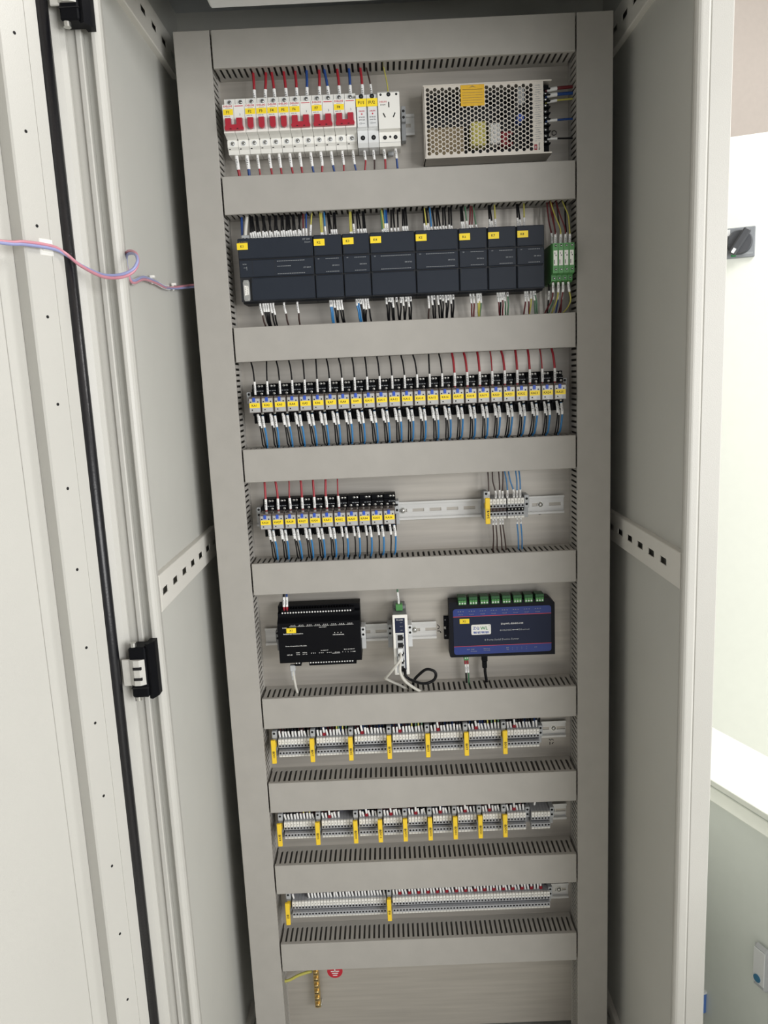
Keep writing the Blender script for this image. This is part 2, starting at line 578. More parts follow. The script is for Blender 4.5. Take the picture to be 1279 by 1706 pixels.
def hduct(i, z0, z1, label):
    zm = z0
    t = thing('wiring_duct', label, 'cable duct', (0, 0, z0), 'grey cable ducts running across the plate')
    h = z1 - z0
    b = MB()
    x0, x1 = -299.4, 299.4
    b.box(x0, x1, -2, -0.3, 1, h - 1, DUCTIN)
    for za, zb in ((0.6, 2.2), (h - 2.2, h - 0.6)):
        b.box(x0, x1, -14, -0.3, za, zb, DUCT)
        b.box(x0, x1, -61.5, -55, za, zb, DUCT)
    part('duct_body', b, t)
    g = MB()
    k = 0
    x = -295.0
    while x < 296:
        for za, zb in ((0.6, 2.2), (h - 2.2, h - 0.6)):
            w = 3.0 if not (i == 6 and k % 7 == 3) else 2.2
            g.box(x - w, x + w, -55, -17, za, zb, DUCT)
            g.ext([(x - 3.4, -14), (x - w, -17), (x + w, -17), (x + 3.4, -14)], za, zb, 'Z', DUCT)
        x += 10.0
        k += 1
    part('duct_fingers', g, t, None, 'stuff')
    part('duct_cover', MB().box(x0, x1, F, -61.6, 0, h, DUCT, 0.8).box(x0, x1, -62, -57, 0, 0.7, DUCT).box(x0, x1, -62, -57, h - 0.7, h, DUCT), t)
    return t


DL = ['grey slotted duct along the top of the plate', 'grey slotted duct between breakers and black controller',
      'grey slotted duct under the black controller row', 'grey slotted duct between the two relay rows',
      'grey slotted duct under the short relay row', 'grey slotted duct under the blue and black modules',
      'grey slotted duct under the first terminal row', 'grey slotted duct under the second terminal row',
      'lowest grey slotted duct, above the earth bar']
for i, (a, b) in enumerate(DZ):
    hduct(i, a, b, DL[i])


def vduct(s, label):
    t = thing('wiring_duct', label, 'cable duct', (s * 332, 0, -60), None)
    b = MB()
    H = 2018.5
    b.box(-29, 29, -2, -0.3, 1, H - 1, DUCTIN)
    for xa, xb in ((-29.4, -27.8), (27.8, 29.4)):
        b.box(xa, xb, -14, -0.3, 0, H, DUCT)
        b.box(xa, xb, -61.5, -55, 0, H, DUCT)
    part('duct_body', b, t)
    g = MB()
    z = 4.0
    while z < H:
        for xa, xb in ((-29.4, -27.8), (27.8, 29.4)):
            g.box(xa, xb, -55, -14, z - 3.0, z + 3.0, DUCT)
        z += 10.0
    part('duct_fingers', g, t, None, 'stuff')
    part('duct_cover', MB().box(-30, 30, F - 0.3, -61.6, 0, H, DUCT, 0.8), t)


vduct(-1, 'tall grey slotted duct up the left edge of the plate')
vduct(1, 'tall grey slotted duct up the right edge of the plate')


# ------------------------------------------------------------------ DIN rails
def rail(x0, x1, zc, label, screws=(), slot0=0):
    t = thing('mounting_rail', label, 'rail', (x0, 0, zc))
    L = x1 - x0
    b = MB()
    b.box(0, L, -7.5, -6.4, 13.2, 17.5, RAIL, 0.3).box(0, L, -7.5, -6.4, -17.5, -13.2, RAIL, 0.3)
    for s in (1, -1):
        b.box(0, L, -7.0, -0.6, s * 13.2 - 0.5, s * 13.2 + 0.5, RAIL)
    b.box(0, L, -1.6, -0.1, 3.0, 13.4, RAIL).box(0, L, -1.6, -0.1, -13.4, -3.0, RAIL)
    x = slot0
    prev = 0
    while x < L:
        b.box(prev, max(prev, x), -1.6, -0.1, -3, 3, RAIL)
        prev = min(L, x + 22)
        x += 32.5
    if prev < L:
        b.box(prev, L, -1.6, -0.1, -3, 3, RAIL)
    part('rail_profile', b, t)
    for sx in screws:
        part('rail_screw', MB().cyl((sx - x0, -1.6, 0), 6, -0.8, 'Y', SCREW, 14).dome((sx - x0, -2.4, 0), 4.6, 3.2, SCREW, 12), t)
    return t


rail(-290, 33, 1815.7, 'zinc rail carrying the circuit breakers', (), 2)
rail(-292, 291, 1347, 'zinc rail behind the long relay row', ())
rail(-294, 291.3, 1132, 'zinc slotted rail behind the short relay row', (-15, 247), 5)
rail(-294, 41, 894, 'zinc rail carrying black module and network switch', (-1.5,), 21)
rail(-292, 293, 676, 'zinc rail of the first long terminal row', (269,), 10)
rail(-292, 293.5, 496, 'zinc rail of the second long terminal row', (266,), 10)
rail(-292, 297, 316, 'zinc rail of the bottom terminal row', (278,), 10)


def end_clamp(x, zc, label, w=8.5, d=-38, top=20, bot=-20, m=LGREY):
    t = thing('end_clamp', label, 'end clamp', (x, 0, zc), 'grey end clamps on the rails')
    part('clamp_body', MB().box(-w / 2, w / 2, d, -7.5, -2, top, m, 0.8).box(-w / 2, w / 2, d * 0.7, -7.5, bot, 0, m, 0.8), t)
    for zz in (15, 5):
        part('clamp_hole', MB().cyl((0, d - 0.15, zz), 2.4, 0.5, 'Y', HOLE, 10), t)
    return t


# ------------------------------------------------------------------ row 1: breakers
PIT = 18.45


def pole(b, x0, w=17.9):
    prof = [(-7.5, -6), (-42, -6), (-45, 0), (-48, 2.5), (-50, 4), (-50, 15), (-60, 18), (-73, 20), (-73, 64), (-54, 66.5), (-52, 68), (-52, 79), (-49, 80.5), (-7.5, 80.5)]
    b.ext(prof, x0, x0 + w, 'X', WHITE)


def term_screw(z, x, y, r=4.4):
    return (MB().cyl((x, y + 0.1, z), r, -0.9, 'Y', OFFW, 14).cyl((x, y - 0.8, z), r * 0.72, -0.15, 'Y', KNOB, 12)
            .dome((x, y - 0.9, z), r * 0.55, 0.5, SCREW, 8).box(x - r * 0.4, x + r * 0.4, y - 1.5, y - 1.3, z - 0.5, z + 0.5, INK))


def sticker(parent, s, x, y, z, w, h, th=0.2, m=None, ts=0.48):
    o = part('label_sticker', MB().box(x - w / 2, x + w / 2, y - th, y, z - h / 2, z + h / 2, m or YEL), parent, 'yellow sticker reading ' + s)
    part('label_text', MB().text(s, x - w * 0.04, y - th - 0.08, z, h * ts, INK), o)


def breaker(x, n, s, label):
    t = thing('circuit_breaker', label, 'circuit breaker', (x, 0, 1776.3), 'white circuit breakers with red toggles')
    b = MB()
    for k in range(n):
        pole(b, k * PIT + 0.25)
        b.box(k * PIT - 0.6 if k else 0.3, k * PIT + 0.8, -52.0, -49, 14, 19, INK)
        b.box(k * PIT + 2, k * PIT + 5, -47.6, -45, 1.0, 3.0, INK)
    part('breaker_body', b, t)
    for k in range(n):
        xc = k * PIT + PIT / 2
        part('terminal_screw', term_screw(9.4, xc, -50), t)
        part('terminal_screw', term_screw(73.8, xc, -52), t)
        fr = MB().box(xc - 7.6, xc + 7.6, -73.6, -73, 22, 43, WHITE)
        fr.box(xc - 6, xc + 6, -73.75, -73.5, 24, 42, LGREY)
        part('toggle_frame', fr, t)
        if k == 0:
            pr = MB().text('DELIXI', xc, -73.25, 61.3, 2.9, REDINK, 14)
            pr.box(xc - 4, xc + 5, -73.2, -73, 57.6, 58.2, PRINT)
            pr.box(xc - 6.5, xc - 1, -73.2, -73, 45.4, 46.4, PRINT).box(xc, xc + 3, -73.2, -73, 45.4, 46.4, PRINT)
            part('front_print', pr, t)
            sticker(t, s, xc, -73.1, 52.2, 16.5, 9)
        else:
            part('front_print', MB().box(xc - 7, xc + 7, -73.2, -73, 60.6, 61.8, REDINK).text('3', xc + 1, -73.2, 48, 3.6, PRINT), t)
    if n == 1:
        xc = PIT / 2
        part('toggle', MB().ext([(xc - 4.6, 41), (xc - 4.6, 28), (xc - 3.2, 25), (xc, 23.6), (xc + 3.2, 25), (xc + 4.6, 28), (xc + 4.6, 41)], -80, -72.5, 'Y', RED), t, 'red rounded switch toggle')
    else:
        a, c = PIT / 2, PIT * 1.5
        tg = MB().ext([(a - 4.8, 41), (a - 4.8, 30), (a - 6.6, 26), (a - 5.6, 22.4), (c + 5.6, 22.4), (c + 6.6, 26), (c + 4.8, 30), (c + 4.8, 41),
                       (c - 4.6, 41), (c - 4.6, 31), (a + 4.6, 31), (a + 4.6, 41)], -80, -72.5, 'Y', RED)
        tg.box(a + 2, a + 5, -80.2, -79.8, 23.6, 25, INK).box(c - 5, c - 2, -80.2, -79.8, 23.6, 25, INK)
        part('toggle', tg, t, 'red double toggle with joining bar')


bx = -288.3
for s, n, ds in (('F1', 2, 'leftmost wide white breaker with joined red toggle, yellow sticker F1'),
                 ('F2', 1, 'narrow white breaker with single red toggle, yellow sticker F2'),
                 ('F3', 1, 'narrow white breaker with single red toggle, yellow sticker F3'),
                 ('F4', 1, 'narrow white breaker with single red toggle, yellow sticker F4'),
                 ('F5', 1, 'narrow white breaker with single red toggle, yellow sticker F5'),
                 ('F6', 2, 'wide white breaker with joined red toggle, yellow sticker F6'),
                 ('F7', 2, 'wide white breaker with joined red toggle, yellow sticker F7'),
                 ('F8', 2, 'wide white breaker with joined red toggle, yellow sticker F8')):
    breaker(bx, n, s, ds)
    bx += n * PIT

for k, s in enumerate(('FU1', 'FU2')):
    t = thing('fuse_holder', 'slim white fuse holder without toggle, yellow sticker ' + s, 'fuse holder', (-66.4 + k * 18.1, 0, 1769), 'white fuse holders')
    b = MB().ext([(-7.5, 0), (-52, 0), (-58, 6), (-58, 25), (-62, 27), (-62, 80), (-56, 82), (-7.5, 82)], 0.25, 17.7, 'X', OFFW)
    part('holder_body', b, t)
    part('fuse_lever', MB().ext([(-61, 27), (-66, 29), (-66, 60), (-63, 70), (-61, 70)], 1.6, 16.4, 'X', OFFW).box(2.4, 15.6, -64.6, -62, 58, 67, LGREY), t)
    pr = MB().text('DELIXI', 9, -66.2, 53.5, 2.2, REDINK, 9).cyl((9, -66.1, 49), 1.3, -0.2, 'Y', REDINK, 8)
    pr.text('RT18-32X', 9, -66.2, 44, 2.0, INK, 10).text('690V 32A', 9, -66.2, 40, 2.0, INK, 10).text('CE', 6, -66.2, 34.5, 3, PRINT).box(8.5, 14, -66.2, -66, 34, 35, PRINT)
    part('front_print', pr, t)
    for zz in (14, 77.5):
        part('terminal_hole', MB().cyl((9, (-58 if zz < 20 else -61.9), zz), 3.9, -0.25, 'Y', HOLE, 14).dome((9, -58 if zz < 20 else -61.9, zz), 2, .4, KNOB, 8), t)
    sticker(t, s, 9.0, -66.4, 66.5, 17.4, 12.5, 0.3, None, 0.4)

t = thing('rail_socket', 'white three-pin socket at the right end of the breakers', 'socket', (-29.7, 0, 1769.5))
part('socket_body', MB().ext([(-7.5, 0), (-50, 0), (-54, 6), (-54, 22), (-66, 24), (-66, 80), (-62, 83), (-7.5, 83)], 0, 36, 'X', WHITE).box(0.2, 35.8, -54.2, -50, 5.6, 6.0, PRINT), t)
sl = MB().box(17.1, 18.9, -66.2, -65.8, 57, 65.5, HOLE)
for s in (1, -1):
    sl.add([(18 + s * 9.2, -66.15, 49), (18 + s * 10.8, -66.15, 48), (18 + s * 7.4, -66.15, 41), (18 + s * 5.8, -66.15, 42)], [(0, 1, 2, 3) if s > 0 else (3, 2, 1, 0)], HOLE)
part('pin_slots', sl, t)
part('socket_print', MB().text('DELIXI', 8.5, -66.2, 66, 2.2, REDINK, 12).text('AC30', 8, -66.2, 61.5, 2.4, INK, 9), t)
for (a, q, z, r) in ((18, -66, 77, 3.4), (5, -66, 77, 1.9), (31, -66, 77, 1.9), (9.5, -54, 13.5, 3.4), (27.5, -54, 13.5, 3.4), (18.5, -54, 14.5, 1.9)):
    part('screw_hole', MB().cyl((a, q, z), r, -0.25, 'Y', HOLE, 12).dome((a, q, z), r * 0.5, 0.4, KNOB, 8), t)
part('rail_clip', MB().box(14, 24, -20, -8, -6, 0, LGREY, 1), t)
end_clamp(13, 1813, 'blue-grey end clamp right of the three-pin socket', 7.5, -40, 23, -29, MGREY)

# ------------------------------------------------------------------ power supply
t = thing('power_supply', 'perforated metal power supply with amber sticker at top right', 'power supply', (47, 0, 1747))
PX, PZ = 202.0, 116.0
ch = MB().box(0, 216, -3, -0.2, 0, PZ, STEEL).box(0, 216, -50, -0.2, 0, 1.4, STEEL).box(0, 216, -50, -0.2, PZ - 1.4, PZ, STEEL).box(0, 1.4, -50, -0.2, 0, PZ, STEEL)
ch.box(0, 216, -51, -50, 0, 2.2, STEEL).box(0, 216, -51, -50, PZ - 2.2, PZ, STEEL)
part('chassis', ch, t)
cov = MB()
rx, rz, r0 = 6.2, 7.16, 3.35
HX = [(4.133 * math.cos(math.pi / 3 * i), 4.133 * math.sin(math.pi / 3 * i)) for i in range(6)]
cx0, cx1, cz0, cz1 = 0.6, PX, 2.0, PZ - 2.0
clampx = lambda v: min(max(v, cx0), cx1)
clampz = lambda v: min(max(v, cz0), cz1)
for ci in range(-1, 35):
    for ri in range(-1, 18):
        cx, cz = 7.5 + ci * rx, 8.2 + ri * rz + (rz / 2 if ci % 2 else 0)
        out = [(clampx(cx + a), clampz(cz + b)) for a, b in HX]
        if max(p[0] for p in out) - min(p[0] for p in out) < 0.05 or max(p[1] for p in out) - min(p[1] for p in out) < 0.05: continue
        hole = 5 < cx < 182.5 and 6.5 < cz < PZ - 6.0
        if hole and not (64 < cx < 102 and 80 < cz):
            inn = [(cx + r0 / 4.133 * a, cz + r0 / 4.133 * b) for a, b in HX]
            vs = [(a, -50, b) for a, b in out] + [(a, -50, b) for a, b in inn] + [(a, -49, b) for a, b in inn]
            fs = [(i, 6 + i, 6 + (i + 1) % 6, (i + 1) % 6) for i in range(6)] + [(6 + i, 12 + i, 12 + (i + 1) % 6, 6 + (i + 1) % 6) for i in range(6)]
            cov.add(vs, fs, STEEL)
        else:
            cov.add([(a, -50, b) for a, b in out], [(5, 4, 3, 2, 1, 0)], STEEL)
part('perforated_cover', cov, t, 'steel cover full of round holes')
part('circuit_board', MB().box(3, 200, -12, -10, 3, PZ - 3, PLCD).box(3, 200, -9.9, -9.8, 60, PZ - 3, BLACK), t)
ins = MB().box(80, 106, -44, -12, 20, 58, COIL, 2).box(112, 130, -42, -12, 22, 55, OFFW, 2).box(8, 70, -26, -12, 10, 56, CIRC, 1)
for a, q in ((25, 90), (48, 88), (120, 95), (150, 30), (165, 62), (140, 75), (150, 98)):
    ins.cyl((a, -40, q), 9 if a < 100 else 6, 28, 'Y', BLACK if a != 165 else BLUE, 14)
ins.box(160, 172, -40, -12, 84, 110, LGREY, 1).box(132, 152, -36, -12, 20, 42, FERR, 1)
part('inner_components', ins, t)
ws = MB().box(63, 103, -50.5, -50.1, 80.5, 113.5, YELST)
for i, z in enumerate((106, 101, 97, 93, 89, 85)):
    ws.box(66, 100, -50.6, -50.5, z, z + 0.7, INK if i == 0 else BRASS)
ws.add([(76, -50.6, 108), (83, -50.6, 112.5), (90, -50.6, 108), (83, -50.6, 110.5)], [(0, 3, 1), (1, 3, 2)], BRASS)
part('warning_sticker', ws, t, 'amber warning sticker')
pr = MB()
for i in range(26):
    z = 20 + i * 3.5
    pr.box(187 + (i * 7 % 3), 191 + (i * 5 % 7), -50.15, -50, z, z + 0.8, PRINT).box(193, 195 + (i * 3 % 5), -50.15, -50, z + 0.5, z + 1.2, PRINT)
pr.box(186, 191, -50.15, -50, 6, 15, FERR).text('MW', 188.5, -50.25, 10.5, 3.2, OFFW, 4.2, math.pi / 2).text('MEAN WELL', 194.5, -50.2, 12, 2.2, INK, 12, math.pi / 2)
part('rating_print', pr, t)
tb = MB().box(202.5, 214, -36, -3, 5, PZ - 4, BLACK)
for k in range(10):
    tb.box(202.5, 215, -46, -30, 18 + k * 9.6 - 1.2, 18 + k * 9.6 + 0.4, BLACK)
part('terminal_strip', tb, t, 'black screw terminal strip')
for k in range(9):
    part('terminal_screw', MB().dome((208, -36, 22.6 + k * 9.6), 3.4, 1.6, SCREW, 9).box(205.5, 210.5, -37.8, -37.2, 22.2 + k * 9.6, 23.0 + k * 9.6, KNOB), t)

# ------------------------------------------------------------------ row 2: black controller modules
PLCX = [-281, -151.2, -101.6, -54.4, 23.4, 97.8, 147.2, 197.0, 245.2]
kn = ['long black controller with a serial port, yellow sticker K1'] + [
    '%s black expansion module with yellow sticker K%d' % (w, i) for w, i in
    (('narrow', 2), ('narrow', 3), ('wide', 4), ('wide', 5), ('narrow', 6), ('narrow', 7), ('narrow rightmost', 8))]
for i in range(8):
    x0, x1 = PLCX[i], PLCX[i + 1]
    w = x1 - x0 - 0.6
    t = thing('controller_module', kn[i], 'controller', (x0 + 0.3, 0, 1523.5), 'black controller modules in one row')
    b = MB().ext([(-0.5, -2), (-48, -2), (-56, 4), (-64, 0), (-66, 0), (-66, 104), (-0.5, 104)], 0, w, 'X', PLCD)
    part('module_body', b, t)
    part('top_flap', MB().box(0.6, w - 0.6, -70, -65.5, 71, 104.5, PLC, 1.2).box(2.2, 3.4, -70.1, -69, 71, 79, PLCD).box(w - 3.4, w - 2.2, -70.1, -69, 71, 79, PLCD), t)
    mid = MB().box(0.8, w - 0.8, -69, -65.5, 40.6, 68.6, PLC, 0.8)
    if i == 0:
        mid.box(23, 23.7, -69.1, -68.8, 42, 68, PLCD).box(62, 62.7, -69.1, -68.8, 42, 68, PLCD)
        mid.text('RUN', 10, -69.15, 62, 2.2, PRINT).box(8, 13, -69.15, -69, 56, 56.6, PRINT).box(13, 13.6, -69.15, -69, 52, 58, PRINT)
        for q, L in ((64.5, 48), (56, 24), (43.5, 48)):
            n_ = int(L / 3)
            for k in range(n_):
                mid.box(66 + k * 3, 66 + k * 3 + 2.1, -69.15, -69, q, q + 1.0, PRINT)
        mid.text('CPU 288-60', w - 12, -69.15, 53, 2.2, PRINT, 13)
    else:
        mid.text('EM', 8, -69.15, 65.5, 1.6, PRINT)
        for q in (65, 43.5):
            k = 20 if w < 60 else 18
            while k < w - 8:
                mid.box(k, k + 2, -69.15, -69, q, q + 0.9, PRINT)
                k += 2.9
        mid.text('EM DR16' if w < 60 else 'EM DT32', w - 12, -69.15, 54, 2.0, PRINT, 12)
    part('middle_face', mid, t)
    lo0 = 19 if i == 0 else 0.6
    part('bottom_flap', MB().box(lo0, w - 0.6, -70, -65.5, 1, 38.8, PLC, 1.2).box(lo0 + 1.6, lo0 + 2.8, -70.1, -69, 31, 38.8, PLCD).box(w - 3.4, w - 2.2, -70.1, -69, 31, 38.8, PLCD), t)
    if i == 0:
        pr = MB().text('AUTCZEN', 10, -70.2, 98, 2.6, BRASS, 15)
        pr.text('XT 200', w - 11, -70.2, 99, 3.0, PRINT, 13).text('Smart', w - 9, -70.2, 94.2, 2.4, PRINT, 10)
        part('front_print', pr, t)
        sp = MB().ext([(6, 36), (14, 36), (15.5, 32), (15.5, 4), (14, 1), (6, 1), (4.5, 4), (4.5, 32)], -67.5, -65.5, 'Y', SCREW)
        part('serial_port', sp, t, 'nine-pin serial port with white insert')
        part('port_insert', MB().ext([(7, 27), (13.5, 25.5), (13.5, 11.5), (7, 10)], -70.5, -67.4, 'Y', WHITE), t)
        for zz in (32.5, 4.5):
            part('port_screw', MB().cyl((10, -67.4, zz), 2.6, -3, 'Y', SCREW, 6), t)
        pins = MB()
        for k in range(5):
            pins.cyl((11.8, -70.5, 13.2 + k * 2.7), 0.6, -0.2, 'Y', INK, 6)
        for k in range(4):
            pins.cyl((8.8, -70.5, 14.5 + k * 2.7), 0.6, -0.2, 'Y', INK, 6)
        part('port_pins', pins, t, None, 'stuff')
    sticker(t, 'K%d' % (i + 1), 10.5 if i else 8.5, -70, (91.5 if i == 0 else 92.5 if i < 5 else 90.5), 18.5, 11, 0.3, None, 0.38)

# green signal converters
for i in range(4):
    t = thing('signal_converter', 'green signal converter, %s of the four beside the controller' % ('leftmost', 'second', 'third', 'rightmost')[i],
              'signal converter', (256.8 + i * 9.25, 0, 1532), 'green signal converters in a block')
    part('converter_body', MB().ext([(-0.5, 0), (-60, 0), (-66, 3), (-66, 12), (-72, 13), (-80, 14), (-80, 63), (-70, 64), (-0.5, 64)], 0.2, 8.9, 'X', GREEN), t)
    part('front_label', MB().box(1.2, 7.6, -80.4, -80, 26.5, 51, WHITE).box(2, 3, -80.5, -80.4, 29, 36, INK).box(4.5, 6.2, -80.5, -80.4, 42, 44, INK).box(3, 3.8, -80.5, -80.4, 45, 48, INK), t, 'white printed strip')
    for zz, yy in ((59, -80), (20, -80), (7, -66)):
        part('terminal_screw', MB().cyl((5, yy, zz), 2.0, -0.25, 'Y', HOLE, 8).box(4, 6.4, yy - 0.5, yy - 0.3, zz - 0.4, zz + 0.4, SCREW), t)


# ------------------------------------------------------------------ relays
def relay_proto():
    t = thing('relay', 'relay', 'relay', (0, 0, 0))
    so = MB().box(0.3, 21.9, -30, -7.5, 0, 70, BLACK, 0.6)
    so.box(0.5, 21.7, -45, -30, 47, 62, BLACK, 0.6).box(0.5, 21.7, -38, -30, 61, 70.5, BLACK, 0.6)
    so.box(0.5, 21.7, -47, -30, 14, 23, BLACK, 0.6).box(0.5, 21.7, -40, -30, 0, 14.5, BLACK, 0.6)
    for q in (9, 14, 18):
        so.box(q, q + 3.4, -45.2, -45, 57.6, 58.6, PRINT)
    so.box(6, 9, -47.2, -47, 20.5, 21.4, PRINT)
    part('socket_base', so, t)
    part('relay_case', MB().ext([(-45, 20.5), (-77, 20.8), (-77.5, 45), (-72, 49), (-45, 50)], -1.2, 19.8, 'X', SMOKE), t)
    fc = MB().box(0, 18.6, -78.2, -77.2, 21.8, 45.8, SILVER, 0.3)
    for a, q in ((2.6, 40), (15.2, 40), (4.6, 26)):
        fc.cyl((a, -78.2, q), 1.3, -0.15, 'Y', HOLE, 8)
    fc.box(12.4, 17.4, -78.35, -78.2, 23, 27.5, LGREY).box(2, 8, -78.35, -78.2, 23, 23.5, PRINT)
    part('relay_face', fc, t, 'silver front plate')
    part('test_lever', MB().box(5.8, 10.8, -79.6, -77.6, 40, 47.5, BLUE, 0.6), t, 'blue test lever')
    for a, y, q in ((12.5, -38, 66.5), (18, -38, 66.5), (18, -45, 53), (6.5, -45, 53), (17, -47, 18.5), (16, -40, 6)):
        part('terminal_screw', MB().dome((a, y, q), 2.5, 1.0, SCREW, 8).box(a - 1.7, a + 1.7, y - 1.1, y - 0.9, q - 0.3, q + 0.3, KNOB), t)
    return t


RP = relay_proto()


def relay(i, x, z, label, first):
    if first:
        t = RP
    else:
        t = dup(RP, None, ('label_sticker',))
    t.location = (x * K, 0, z * K)
    tag(t, label, 'relay', 'plug-in relays with yellow stickers')
    sticker(t, 'KA%d' % i, 9.3, -78.25, 33.8, 18.2, 8.6, 0.25, None, 0.46)
    return t


RA = [(i, -278.9 + 22.44 * (i - 1), 1311) for i in range(1, 26)]
RB = [(i, -274.4 + 22.41 * (i - 26), 1100.5) for i in range(26, 37)]
for i, x, z in RA:
    relay(i, x, z, 'plug-in relay with yellow sticker KA%d in the long relay row' % i, i == 1)
for i, x, z in RB:
    relay(i, x, z, 'plug-in relay with yellow sticker KA%d in the short relay row' % i, False)
end_clamp(-285.5, 1349, 'grey end clamp left of relay KA1', 8.5, -38, 19, -18)
end_clamp(286, 1349, 'grey end clamp right of relay KA25', 7.5, -38, 19, -18)
end_clamp(-283, 1137, 'grey end clamp left of relay KA26', 7, -38, 19, -22)
end_clamp(-26.5, 1135, 'grey end clamp right of relay KA36', 8.5, -40, 22, -24)

for i, x, z in RA:
    rr = random.Random(i)
    xt = x + 6.7
    red = i >= 17
    d = rr.uniform(-6, 0.5) if not red else rr.uniform(-4.5, -1)
    wire(('thick red wire' if red else 'thin black wire') + ' running down from the duct into relay KA%d' % i,
         [(xt, -46, z + 50), (xt, -47, z + 62), (xt + d * 0.06, -45, z + 78), (xt + d * 0.45, -40, z + 98), (xt + d, -36, 1420), (xt + d * 1.2, -32, 1431)],
         (1.2 if i in (20, 24) else 2.1) if red else 1.4, W_RED if red else W_BLACK,
         (2, 25), 'wires above the long relay row', 2.5 if red else 2.1)
for i, x, z in RB[:7]:
    rr = random.Random(i)
    xt = x + 6.7
    wire('red wire running down from the duct into relay KA%d' % i,
         [(xt, -46, z + 50), (xt, -47, z + 60), (xt + rr.uniform(-1, 0.5), -44, z + 78), (xt - rr.uniform(-0.5, 4), -40, 1203), (xt - rr.uniform(0, 5), -36, 1214)],
         1.3 if i in (28, 32) else 2.1, W_RED, (2, 22), 'wires above the short relay row', 2.5)
for i, x, z in RA + RB:
    rr = random.Random(100 + i)
    zd = 1266.4 if i <= 25 else 1054.7
    row = 'KA%d' % i
    e = rr.uniform(3, 6) - (0.35 * max(0, i - 8) if i <= 25 else 0.5 * max(0, i - 28))
    for q, (dx, drop, m, nm) in enumerate(((8.5, 0, W_BLACK, 'black wire leaving the lower left'), (17.0, -6, W_BLUE, 'blue wire leaving the lower right'))):
        xt = x + dx
        wire('%s terminal of relay %s' % (nm, row),
             [(xt, -48, z + 20 + drop), (xt + 1.6, -50, z + 4 + drop), (xt + 2 + e * 0.3, -46, z - 15), (xt + e * 0.8, -40, (z + zd) / 2 - 16), (xt + e - q * 2, -34, zd + 2), (xt + e - q * 2, -30, zd - 10)],
             1.2 if q == 0 else 1.75, m, (3, 24) if q == 0 else (1, 21), 'wires below the relays', 2.2 if q == 0 else 2.4)
    if i <= 31:
        wire('second black wire beside the first under relay %s' % row,
             [(x + 10.6, -46, z + 14), (x + 13, -47, z - 2), (x + 14 + e * 0.3, -43, z - 20), (x + 13 + e * 0.8, -38, (z + zd) / 2 - 16), (x + 12 + e, -33, zd + 2), (x + 12 + e, -29, zd - 10)],
             1.15, W_BLACK, (0, 22), 'wires below the relays', 2.0)


# ------------------------------------------------------------------ terminal blocks
def term_body_mesh(w):
    b = MB()
    b.ext([(-7.5, -18), (-42, -18), (-46, -14), (-47, -13.5), (-47, -5.8), (-40, -5.0), (-40, 1), (-47, 1.8), (-47, 8.3), (-43, 9), (-43, 18.5), (-7.5, 20)],
          0.15, w - 0.15, 'X', TERMG)
    b.box(0.15, w - 0.15, -40.2, -40, -5, 1, KNOB)
    xc = w / 2
    for z in (5, -9.8):
        b.cyl((xc, -47, z), 2.0, -0.15, 'Y', HOLE, 8)
    return b.mesh('terminal_body')


def term_foot_mesh(w):
    return MB().ext([(-42, -19), (-45.5, -18.6), (-47, -14.6), (-45, -14.2), (-42, -15)], 0.4, w - 0.4, 'X', WHITE).mesh('lower_strip')


_mk = {}


def marker_mesh(n, w):
    k = (n, w)
    if k not in _mk:
        b = MB().box(0.4, w - 0.4, -47.6, -43, 8.6, 18.6, WHITE, 0.3)
        b.text(str(n), w / 2, -47.7, 13.2, 3.0, INK, 0.9 if n == 1 else min(3.4, 1.6 * len(str(n))))
        _mk[k] = b.mesh('number_marker')
    return _mk[k]


_tb = {}


def terminal(x, zc, w, n, label, group):
    if w not in _tb:
        _tb[w] = (term_body_mesh(w), term_foot_mesh(w))
    t = thing('terminal_block', label, 'terminal block', (x, 0, zc), group)
    link('terminal_body', _tb[w][0], t)
    link('number_marker', marker_mesh(n, w), t)
    link('lower_strip', _tb[w][1], t)
    return t


def tag_bracket(x, zc, s, label, tw=8.6):
    t = thing('group_marker', label, 'marker tag', (x, 0, zc), 'yellow marker tags between terminal sections')
    part('bracket', MB().box(-4.6, 4.6, -40, -7.5, -20, 32, MGREY, 0.8).box(-4.4, 4.4, -46, -38, 20, 34, LGREY, 0.8).cyl((0, -46, 29.5), 2.4, -0.2, 'Y', HOLE, 10), t)
    p = part('tag_plate', MB().box(-tw / 2, tw / 2, -66, -60, -23.5, 24.5, YELTAG, 0.8).box(-3, 3, -61, -40, 2, 12, YELTAG), t, 'yellow plate with vertical lettering')
    part('tag_text', MB().text(s, 0.3, -66.15, -4, 5.0, INK, min(22, 4.6 * len(s)), math.pi / 2), p)


def term_wire(x, z, lean, h, label, group, first, red=False, up=22.0, m=None, tall=False):
    """short wire climbing from a terminal into the duct above, most of it inside its marker sleeve"""
    r = 1.5
    z0 = z + (19 if not tall else 25)
    P = [(x + lean * 0.2, -36, z0), (x + lean * 0.6, -37, z0 + h * 0.5), (x + lean, -36, z0 + h), (x + lean * 1.2, -32, z + 19 + up), (x + lean, -30, z + 19 + up + 12)]
    return wire(label, P, r, m or W_BLACK, (0.2, h), group, 2.1, None, 'marked_wire', 6, False, 'wire', 3)


